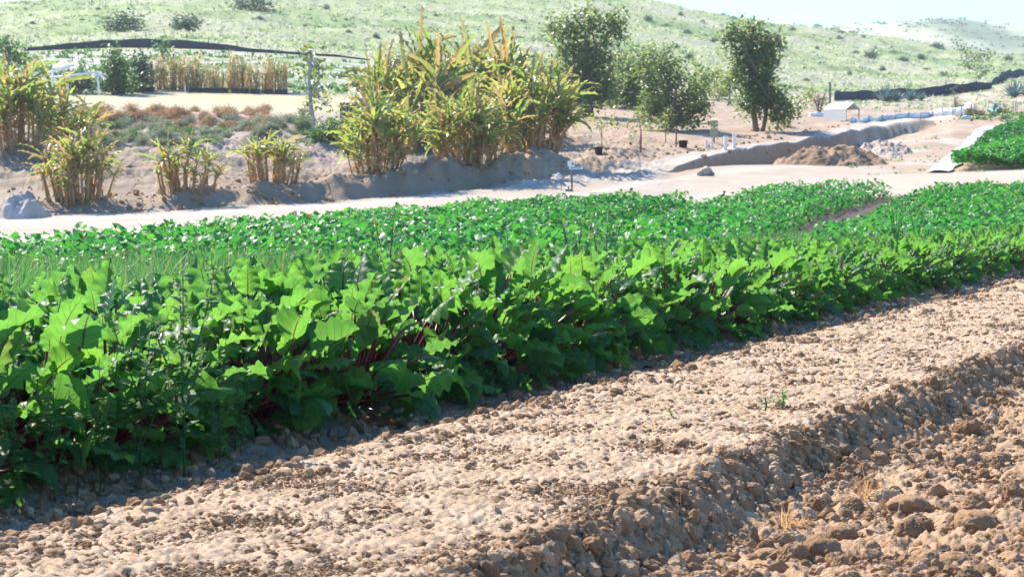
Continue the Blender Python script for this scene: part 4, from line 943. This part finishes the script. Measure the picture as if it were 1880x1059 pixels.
# blue agaves
def agave(seed):
    r = np.random.default_rng(seed); b = MB(); n = 38; az = np.arange(n)*2.4; k = np.arange(n)/n
    leaves(b, np.stack([np.cos(az)*.06, np.sin(az)*.06, 0*az+.03], 1), az, .25+1.2*k+r.normal(0, .08, n), r.uniform(.75, 1.0, n), .13, bend=r.uniform(-.1, .25, n), fold=.5, nt=6, ns=3, prof=pr_blade, r=r); return b.mesh('agave', M['agave'])
ags = [agave(5), agave(6)]
for i, (px, py, hpx, lab) in enumerate(((1626, 188, 36, 'tallest blue-grey agave in front of the black fence'), (1646, 187, 24, 'middle blue-grey agave of the fence group'), (1672, 186, 28, 'blue-grey agave at the uphill end of the fence group'), (1691, 185, 19, 'small blue-grey agave nearest the feathery shrub'), (1862, 180, 36, 'big dark agave beside the green tarp'), (1880, 176, 30, 'agave at the picture edge beside the big dark one'))):
    p = hit(px, py); link('agave', ags[i % 2], loc=p, rz=i*.9, sc=hpx*m_per_px(p[1])/.95, label=lab, cat='agave', group='blue agaves by the fence')

# ------------------------------------------------------------------ fences
def fence(pts, Y, hpx, posts, lab, ph=1.9, sagamp=.05, topf=None):
    P = np.array([at(px, y) for px, y in zip(pts, Y)]); k = m_per_px(P[:, 1].mean())
    root = link('fabric_fence', None, loc=P[0], label=lab, cat='fence', group='black fabric fences below the hill')
    t = np.linspace(0, len(P)-1, 12*(len(P)-1)+1); X = np.interp(t, range(len(P)), P[:, 0]); Yy = np.interp(t, range(len(P)), P[:, 1]); H = np.interp(t, range(len(P)), hpx)*k
    z = Zg(X, Yy); f = MB(); n = len(t)
    zt = z+H*(1+sagamp*np.sin(t*5.1)+sagamp*pn(t*3.1, t*0, 160)); off = .03*np.sin(t*9)
    V = []
    for o in (0, .03):
        V += [np.stack([X, Yy+o+off*0, z-.08], 1), np.stack([X, Yy+o+off, .5*(z+zt)], 1), np.stack([X, Yy+o-off*.5, zt], 1)]
    V = np.stack(V, 1)-P[0]; order = [0, 1, 2, 5, 4, 3]; V = V[:, order]
    i = np.arange(n-1)[:, None]*6; j = np.arange(6)[None]; j1 = (j+1) % 6
    f.add(V.reshape(-1, 3), np.stack([i+j, i+j1, i+6+j1, i+6+j], -1).reshape(-1, 4))
    link('fabric', f.mesh('fabric', M['fabric']), root)
    for q in posts:
        tt = np.interp(q, pts, range(len(pts))); x = np.interp(tt, range(len(P)), P[:, 0]); y = np.interp(tt, range(len(P)), P[:, 1]); zz = gz(x, y); h = float(np.interp(tt, range(len(P)), hpx))*k*ph
        b = MB(); b.tube([(x-P[0][0], y+.07-P[0][1], zz-.1-P[0][2]), (x-P[0][0], y+.07-P[0][1], zz+h-P[0][2])], [.022, .018], 5)
        link('post', b.mesh('post', M['post']), root)
def fy(px, py): return hit_table(px, py, 90.)
_l = [(48,94),(100,92),(150,90),(200,88),(260,88),(330,89),(400,92),(460,96),(520,99),(560,102),(620,105),(680,112)]
fence([q[0] for q in _l], [fy(*q) for q in _l], [5,9,12,14,16,15,12,7,5,5,4,3], [60,130,205,270,345,385,437,480,545,600], 'black fabric fence running along the foot of the grassy hill')
_r = [(1530,187),(1570,185),(1608,184),(1650,181),(1690,179),(1740,174),(1790,167),(1818,162)]
fence([q[0] for q in _r], [fy(*q) for q in _r], [14,17,18,18,17,18,17,11], [1548,1598,1640,1688,1735,1790], 'black fabric fence behind the agaves, sagging at its far end', 1.5)
_r2 = [(1818,158),(1835,152),(1850,148),(1868,145),(1890,142),(1960,138)]
fence([q[0] for q in _r2], [fy(*q) for q in _r2], [9,15,17,17,18,18], [1838,1878], 'black fabric fence climbing the dry hillside at the picture edge', 1.3)
# tall post pair with rail
def pole(px, py, top, rad, lab, mat='post', name='fence_post', cat='post', arm=None):
    p = hit(px, py); k = m_per_px(p[1]); b = MB(); h = (py-top)*k
    b.tube([(0, 0, -.1), (.01, 0, h*.5), (0, 0, h)], [rad, rad*.95, rad*.9], 7); b.tube([(0, 0, h), (0, 0, h+.02)], [rad*1.15, rad*1.0], 7)
    o = link(name, None, loc=p, label=lab, cat=cat); link('shaft', b.mesh('shaft', M[mat]), o)
    if arm: a = MB(); a.tube([(0, .0, h*.8), (arm*k, .3, h*.72)], [rad*.35]*2, 5); link('rail', a.mesh('rail', M[mat]), o)
pole(1523, 214, 153, .05, 'tall thin green-brown fence post at the hill foot', arm=26)

# ------------------------------------------------------------------ canopy, sheeting, tarps
p = hit(1545, 221); k = m_per_px(p[1])
root = link('canopy_tent', None, loc=p, rz=.55, label='small white gabled canopy tent beside the bare tree', cat='tent')
w, d, h1, h2 = 15*k, 1.5, 20*k, 31*k
rf = MB(); T_ = .03
for sgn in (-1, 1):
    v = [(sgn*w*1.06, -d*.5, h1), (0, -d*.5, h2), (0, d*.5, h2), (sgn*w*1.06, d*.5, h1)]; v += [(a, b_, c-T_) for a, b_, c in v]
    rf.add(v, [(0, 1, 2, 3), (7, 6, 5, 4), (0, 4, 5, 1), (1, 5, 6, 2), (2, 6, 7, 3), (3, 7, 4, 0)])
link('roof', rf.mesh('roof', M['canvas'], False), root)
sw = MB(); sw.box((-w-.02, -d*.48, -.05), (-w+.01, d*.48, h1)); link('side_wall', sw.mesh('side_wall', M['canvas'], False), root)
sw = MB(); sw.box((-w, d*.46, 0), (w, d*.48, h1)); sw.add([(-w, d*.46, h1), (w, d*.46, h1), (0, d*.46, h2-.05), (-w, d*.48, h1), (w, d*.48, h1), (0, d*.48, h2-.05)], [(0, 1, 4, 3), (1, 2, 5, 4), (2, 0, 3, 5)], [(0, 2, 1), (3, 4, 5)]); link('back_wall', sw.mesh('back_wall', M['tanside'], False), root)
for sx_ in (-1, 1):
    for sy_ in (-1, 1):
        b = MB(); b.tube([(sx_*w, sy_*d*.47, -.1), (sx_*w, sy_*d*.47, h1)], [.022, .022], 6); link('leg', b.mesh('leg', M['post']), root)
b = MB(); q = hit(1503, 216); k = m_per_px(q[1]); rr = np.random.default_rng(3)
V, Fc = ico(3); V = V*np.array([17*k, 6*k, 10*k])*(1+.12*np.sin(V@np.array([5, 3, 7.]))[:, None]); b.add(V, tris=Fc); link('white_tarp', b.mesh('white_tarp', M['plasticwhite']), loc=q+np.array([0, .6, 0]), label='crumpled white tarp heap behind the bare tree', cat='tarp')
# white sheeting fence along the upper road
ps = [(1560,226),(1590,224),(1620,221),(1650,219),(1680,217),(1705,215),(1730,213),(1752,212),(1771,212)]
P = np.array([hit(*q) for q in ps]); k = m_per_px(P[:, 1])
root = link('plastic_barrier', None, loc=P[0], label='low white plastic sheeting fence along the upper road', cat='barrier')
t = np.linspace(0, len(P)-1, 90); X = np.interp(t, range(len(P)), P[:, 0]); Yy = np.interp(t, range(len(P)), P[:, 1]); z = Zg(X, Yy); H = np.interp(t, range(len(P)), np.array([7,8,9,9,9,10,12,13,15])*k)
wob = .04*np.sin(t*11); V = np.stack([np.stack([X, Yy, z-.05], 1), np.stack([X, Yy+wob, z+H*.5], 1), np.stack([X, Yy-wob, z+H*(1+.05*np.sin(t*7))], 1), np.stack([X, Yy-wob+.02, z+H], 1), np.stack([X, Yy+wob+.02, z+H*.5], 1), np.stack([X, Yy+.02, z-.05], 1)], 1)-P[0]
i = np.arange(89)[:, None]*6; j = np.arange(6)[None]; j1 = (j+1) % 6
b = MB(); b.add(V.reshape(-1, 3), np.stack([i+j, i+j1, i+6+j1, i+6+j], -1).reshape(-1, 4)); link('sheeting', b.mesh('sheeting', M['plasticwhite']), root)
for m_ in range(4, 90, 9):
    b = MB(); o_ = np.array([X[m_], Yy[m_]-.05, z[m_]])-P[0]; b.tube([o_-(0, 0, .05), o_+np.array([0, 0, H[m_]*1.08])], [.012, .012], 5); link('stake', b.mesh('stake', M['post']), root)
# white mulch film between the pit and the field on the rise
q = [hit(1700, 318), hit(1742, 318), hit(1826, 234), hit(1797, 238)]; n1_, n2_ = 40, 8; b = MB(); V = []
for i_ in range(n1_+1):
    for j_ in range(n2_+1):
        f1, f2 = i_/n1_, j_/n2_; xy = (q[0][:2]*(1-f2)+q[1][:2]*f2)*(1-f1)+(q[3][:2]*(1-f2)+q[2][:2]*f2)*f1
        xy = xy+np.array([.12*pn(np.array([f1*14]), np.array([f2*3]), 170)[0]*(1 if f2 in (0, 1) else .3), 0])
        V.append((xy[0], xy[1], gz(*xy)+.05+.03*math.sin(PI*f2)+.006*math.sin(f1*50)))
V = np.array(V); nv = len(V); i = np.arange(n1_)[:, None]*(n2_+1); j = np.arange(n2_)[None]; qd = np.stack([i+j, i+j+1, i+n2_+2+j, i+n2_+1+j], -1).reshape(-1, 4)
lowr = V.copy(); lowr[:, 2] -= .10; b.add(V, qd); b.add(lowr, qd[:, ::-1])
link('mulch_film', b.mesh('mulch_film', M['palefilm']), label='long pale mulch film beside the field on the rise', cat='plastic film')
# garden corner by the upper field
def cloth(px, py, wpx, hpx, mat, lab, name, seed, dy=.6):
    p = hit(px, py); k = m_per_px(p[1]); V, Fc = ico(3); r = np.random.default_rng(seed); A = r.normal(size=(4, 3))*4
    d = 1+.10*np.sin(V@A.T).sum(1); V = V*d[:, None]; V[:, 2] = np.maximum(V[:, 2], -.3); V = V*np.array([wpx*k/2, dy, hpx*k/1.2]); b = MB(); b.add(V, tris=Fc)
    link(name, b.mesh(name, M[mat]), loc=p, label=lab, cat='tarp')
cloth(1826, 206, 20, 17, 'greentarp', 'bright green tarp draped over a heap beyond the rise', 'green_tarp', 4); cloth(1779, 200, 13, 13, 'canvas', 'small white tarp peak behind the crates', 'white_tarp', 5); cloth(1772, 217, 12, 5, 'bluetarp', 'blue tarp corner at the end of the white sheeting', 'blue_tarp', 6)
cloth(1723, 212, 8, 8, 'plasticwhite', 'small pale bundle beside the white sheeting', 'white_bundle', 7)
def crate(px, py, wpx, hpx, lab):
    p = hit(px, py); k = m_per_px(p[1]); w, h = wpx*k/2, hpx*k; b = MB(); n = 4
    for i in range(n):
        z0 = h*i/n; 
        for yy in (-.25, .25): b.box((-w, yy-.012, z0+.01), (w, yy+.012, z0+h/n-.02))
        for xx in (-w, w): b.box((xx-.012, -.236, z0+.012), (xx+.012, .236, z0+h/n-.022))
    for xx in (-w+.03, w-.03):
        for yy in (-.215, .215): b.box((xx-.02, yy-.02, -.05), (xx+.02, yy+.02, h+.003))
    b.box((-w+.02, -.23, .02), (w-.02, .23, .045)); link('crate', b.mesh('crate', M['crate'], False), loc=p, rz=.1, label=lab, cat='crate', group='brown crates in the garden corner')
crate(1780, 211, 14, 11, 'tallest brown slatted crate beside the blue tarp'); crate(1797, 211, 18, 7, 'wide low brown crate between tall crate and green tarp'); crate(1842, 208, 16, 8, 'brown crate beyond the green tarp')
r3 = np.random.default_rng(17)
for i in range(26):
    px = r3.uniform(1765, 1878); py = r3.uniform(203, 214); p = hit(px, py); h = r3.uniform(.25, .6); b = MB(); b.tube([(0, 0, -.05), (r3.normal(0, .03), 0, h)], [.016, .012], 5)
    link('garden_stake', b.mesh('garden_stake', M['sapwood']), loc=p, label='thin brown garden stake by the upper field', cat='stake', group='stakes in the garden corner')
tufts(260, 86, 96, .208, .25, .06, .26, 66, lambda x, y, r: r.random(len(x)), 'bush', 'garden_plants')

# ------------------------------------------------------------------ pipe frame
Yp = 82.; k = m_per_px(Yp)
root = link('pipe_frame', None, loc=at(130, Yp), label='white pipe frame of an unfinished shelter behind the banana clumps', cat='frame'); o0 = at(130, Yp)
def pp(px, py, dy=0.):
    ax, az = ray(px, py); return np.array([(Yp+dy)*ax, Yp+dy, CAMZ+(Yp+dy)*az])-o0
for a_, b_, dd in (((-20, 146), (85, 131), .6), ((97, 126), (136, 121), 2.), ((60, 141), (128, 124), 1.2), ((85, 144), (179, 133), 0.), ((97, 134), (97, 185), .6), ((124, 138), (124, 180), 1.3), ((179, 133), (182, 174), 0.), ((179, 133), (195, 146), .9), ((20, 140), (20, 190), .6)):
    b = MB(); b.tube([pp(*a_, dd), pp(*b_, dd)], [.045, .045], 6); link('pipe', b.mesh('pipe', M['white']), root)
b = MB(); q = at(85, 80.); k = m_per_px(80.); b.box((-11*k, -.3, -.05), (11*k, .3, 20*k)); b.box((-12*k, -.33, 20*k), (12*k, .33, 22*k)); link('storage_box', b.mesh('storage_box', M['lightblue'], False), loc=q, rz=.2, label='pale blue-white storage box half hidden behind bananas', cat='box')
# slatted panel
q = hit(647, 216); k = m_per_px(q[1]); root = link('slatted_panel', None, loc=q, rz=-.25, label='weathered vertical slat panel leaning beside the banana stand', cat='fence panel')
b = MB(); d_ = MB(); r4 = np.random.default_rng(2)
for i in range(15):
    x = (-24+i*3.4)*k; (b if i % 2 else d_).box((x, -.02, -.06), (x+2.7*k, .015, (27+r4.uniform(-1, 1))*k))
link('slat_panel', b.mesh('slat_panel', M['pallet'], False), root); link('dark_slat_panel', d_.mesh('dark_slat_panel', M['palletdark'], False), root)
b = MB(); b.box((-24*k, .018, 5*k), (27*k, .05, 8*k)); b.box((-24*k, .018, 20*k), (27*k, .05, 23*k)); link('rail', b.mesh('rail', M['pallet'], False), root)

# ------------------------------------------------------------------ signs, posts, pots
q = hit(1050, 352); k = m_per_px(q[1]); root = link('road_sign', None, loc=q, label='post with two small white and pale blue sign boards at the road', cat='sign')
b = MB(); b.tube([(0, 0, -.1), (0, 0, 57*k)], [.022, .022], 7); link('post', b.mesh('post', M['post']), root)
b = MB(); b.box((-8*k, -.045, 46*k), (5*k, -.025, 56*k)); sm = b.mesh('upper_board', M['white'], False); u1 = link('upper_board', sm, root, rz=.08)
b = MB(); b.box((-5*k, -.042, 40.5*k), (20*k, -.024, 45.4*k)); u2 = link('lower_board', b.mesh('lower_board', M['lightblue'], False), root, rz=.03)
b = MB()
for x0, x1 in ((-2, 0.2), (.8, 2.6), (3.4, 6.5), (7.2, 10), (10.8, 12.2), (13, 16)): b.box((x0*k, -.0445, 42.2*k), (x1*k, -.0415, 43.9*k))
link('lettering', b.mesh('lettering', M['signdark'], False), u2)
b = MB(); b.box((-1.5*k, -.0475, 48*k), (3.5*k, -.0445, 53.5*k)); link('printed_notice', b.mesh('printed_notice', M['tanside'], False), u1)
q = hit(1031, 350); k = m_per_px(q[1]); root = link('flag_stake', None, loc=q, label='thin leaning stake with a hanging pale plastic bag', cat='stake')
b = MB(); b.tube([(0, 0, -.05), (-1*k, 0, 20*k), (-4*k, 0, 46*k)], [.008, .007, .006], 5); link('stake', b.mesh('stake', M['post']), root)
V, Fc = ico(2); b = MB(); V = V*np.array([5.5*k, .05, 6*k])*(1+.15*np.sin(V@np.array([6., 2, 5]))[:, None]); V[:, 0] *= 1-.35*V[:, 2]/(6*k); b.add(V+np.array([-6*k, 0, 26*k]), tris=Fc); link('bag', b.mesh('bag', M['canvas']), root)
q = hit(1044, 351); k = m_per_px(q[1]); b = MB(); b.box((-6*k, -.12, -.02), (4*k, .12, 3*k)); b.box((-1.2*k, -.04, 3*k), (1*k, .04, 9*k)); link('valve_box', b.mesh('valve_box', M['post'], False), loc=q, label='small dark valve box at the foot of the road sign', cat='valve box')
q = hit(1311, 263); k = m_per_px(q[1]); root = link('direction_sign', None, loc=q, label='post stacked with yellow-green direction boards below the bushy tree', cat='sign')
b = MB(); b.tube([(0, 0, -.1), (0, 0, 40*k)], [.03, .03], 6); link('post', b.mesh('post', M['sapwood']), root)
for i in range(5):
    z0 = (9+i*6.6)*k; b = MB(); b.box((-7*k, -.06, z0), (6.5*k, -.035, z0+5.2*k)); link('board', b.mesh('board', M['signyellow' if i < 3 else 'signgreen'], False), root, rz=.05*((i*3) % 4-1.5))
for px, py, h, w, lab in ((1297, 272, 12, 2.4, 'shortest white post by the road, nearest the black tub'), (1307, 272, 16, 2, 'thin white post beside the shortest one'), (1332, 276, 24, 3, 'white post set nearest the road edge'), (1348, 272, 23, 3, 'white post farthest up the road')):
    q = hit(px, py); k = m_per_px(q[1]); b = MB(); b.box((-w*k, -w*k, -.1), (w*k, w*k, h*k)); b.box((-w*k*1.12, -w*k*1.12, h*k+.002), (w*k*1.12, w*k*1.12, h*k+.03)); link('marker_post', b.mesh('marker_post', M['white'], False), loc=q, label=lab, cat='post', group='white posts along the road')
def pot(px, py, rpx, hpx, lab):
    q = hit(px, py); k = m_per_px(q[1]); n = 20; b = MB(); prof_ = [(0, 0), (.80, 0), (.96, .86), (1.06, .87), (1.06, 1.), (.94, 1.), (.9, .8), (0, .8)]
    th = np.arange(n)*2*PI/n; V = np.array([[(r_*rpx*k*math.cos(a), r_*rpx*k*math.sin(a), z_*hpx*k) for a in th] for r_, z_ in prof_]); m_ = len(prof_)
    i = np.arange(m_-1)[:, None]*n; j = np.arange(n)[None]; j1 = (j+1) % n; b.add(V.reshape(-1, 3), np.stack([i+j, i+j1, i+n+j1, i+n+j], -1).reshape(-1, 4)); link('nursery_pot', b.mesh('nursery_pot', M['blackpot']), loc=q, label=lab, cat='pot', group='black nursery pots')
pot(1099, 283, 8, 13, 'small square-looking black pot under the first sapling'); pot(1254, 271, 9, 13, 'black tub beside the second red stake')
for px, py, top, lab in ((1176, 280, 240, 'red-brown stake holding the widest sapling'), (1241, 270, 232, 'red-brown stake beside the black tub')):
    pole(px, py, top, .028, lab, 'redstake', 'garden_post', 'stake')
# boulder, mound
q = hit(1296, 323); k = m_per_px(q[1])
for dx, rr, lab, mat in ((0, 12, 'tan boulder under the cut bank beside the road', 'stone'), (-12, 5, 'small grey stone at the boulder foot', 'stone'), (9, 6, 'dark stone leaning against the tan boulder', 'bark')):
    V, Fc = lump(3, 480+rr); b = MB(); b.add(V*rr*k, tris=Fc); link('boulder', b.mesh('boulder', M[mat]), loc=q+np.array([dx*k, -.1*(dx != 0), rr*k*.45]), rz=dx, label=lab, cat='rock', group='rocks under the cut bank')
def mound(px, py, wpx, hpx, dy, lab, seed, name='dirt_mound', col=(.27, .175, .105)):
    c = hit(px, py); k = m_per_px(c[1]); n = 90; g = np.linspace(-1.3, 1.3, n); A, B = np.meshgrid(g, g); w = wpx*k/2
    X = c[0]+A*w; Y = c[1]+dy*.8+B*dy; R = np.sqrt(A**2+B**2)+.14*pn(A*1.5, B*1.5, seed)
    hgt = hpx*k*np.clip(1-R**2.6, -.3, 1)*(1+.25*pn(A*1.8+.3, B*1.8, seed+1))+.16*pn(X*1.9, Y*1.9, seed+2)+.10*np.abs(pn(X*4.5, Y*4.5, seed+3))+.05*pn(X*10, Y*10, seed+4)
    Z = Zg(X, Y)+np.where(R > 1.08, -.15, hgt*sstep(1.08, .9, R) - .02)
    me = bpy.data.meshes.new(name); i = np.arange(n-1)[:, None]*n; j = np.arange(n-1)[None]; raw_mesh(me, np.stack([X.ravel(), Y.ravel(), Z.ravel()], 1)-c, np.stack([i+j, i+j+1, i+n+1+j, i+n+j], -1).reshape(-1, 4))
    nz = fbm(X.ravel()*2, Y.ravel()*2, 4, seed+7); cc = np.array(col)*(1+.5*nz[:, None]); ca = me.color_attributes.new('Col', 'FLOAT_COLOR', 'POINT'); ca.data.foreach_set('color', np.concatenate([np.clip(cc, .02, 1), np.ones((len(cc), 1))], 1).astype(np.float32).ravel())
    me.materials.append(M['dirt']); link(name, me, loc=c, label=lab, cat='dirt mound')
mound(1540, 304, 215, 26, 1.6, 'dark brown mound of dug earth below the cut bank', 180)
mound(1640, 285, 90, 16, 2.0, 'low pale rubble mound beyond the dark earth mound', 190, col=(.38, .30, .24))
mound(30, 402, 95, 40, .9, 'rounded grey earth mound at the road edge below the bananas', 195, col=(.40, .34, .29))

# ------------------------------------------------------------------ haze, sky, sun, output
def haze():
    m, nt = newmat('haze'); v = nt.nodes.new('ShaderNodeVolumePrincipled'); v.inputs['Color'].default_value = (.93, .97, 1., 1); v.inputs['Density'].default_value = HAZE; v.inputs['Anisotropy'].default_value = .3
    o = nt.nodes.new('ShaderNodeOutputMaterial'); nt.links.new(v.outputs[0], o.inputs['Volume'])
    b = MB(); b.box((-1000, -60, -40), (1000, 1400, 110)); link('haze', b.mesh('haze', m, False), kind='stuff')
HAZE = .0003
haze()
AZ, EL = math.radians(40), math.radians(42)
wd = bpy.data.worlds.new('World'); scn.world = wd; wd.use_nodes = True; nt = wd.node_tree
bg = nt.nodes['Background']; sky = nt.nodes.new('ShaderNodeTexSky'); sky.sky_type = 'NISHITA'; sky.sun_disc = False
sky.sun_elevation = EL; sky.sun_rotation = -AZ; sky.altitude = 50; sky.air_density = 1.5; sky.dust_density = .9; sky.ozone_density = 4.
tn = NT(nt); nt.links.new(tn.mix(1., sky.outputs[0], (.50, .98, 1.52), 'MULTIPLY'), bg.inputs[0]); bg.inputs[1].default_value = .085
sl = bpy.data.lights.new('sun', 'SUN'); sl.energy = 4.9; sl.angle = math.radians(.5); sl.color = (1, .90, .76); so = bpy.data.objects.new('sun', sl); COL.objects.link(so)
from mathutils import Vector
so.rotation_euler = Vector((-math.sin(AZ)*math.cos(EL), math.cos(AZ)*math.cos(EL), math.sin(EL))).to_track_quat('Z', 'Y').to_euler(); so.location = (-40, 60, 60)
scn.view_settings.view_transform = 'Standard'; scn.view_settings.look = 'None'; scn.view_settings.exposure = 1.2; scn.view_settings.gamma = 1
cy = scn.cycles; cy.max_bounces = 7; cy.diffuse_bounces = 3; cy.glossy_bounces = 2; cy.transmission_bounces = 4; cy.transparent_max_bounces = 8; cy.volume_bounces = 1
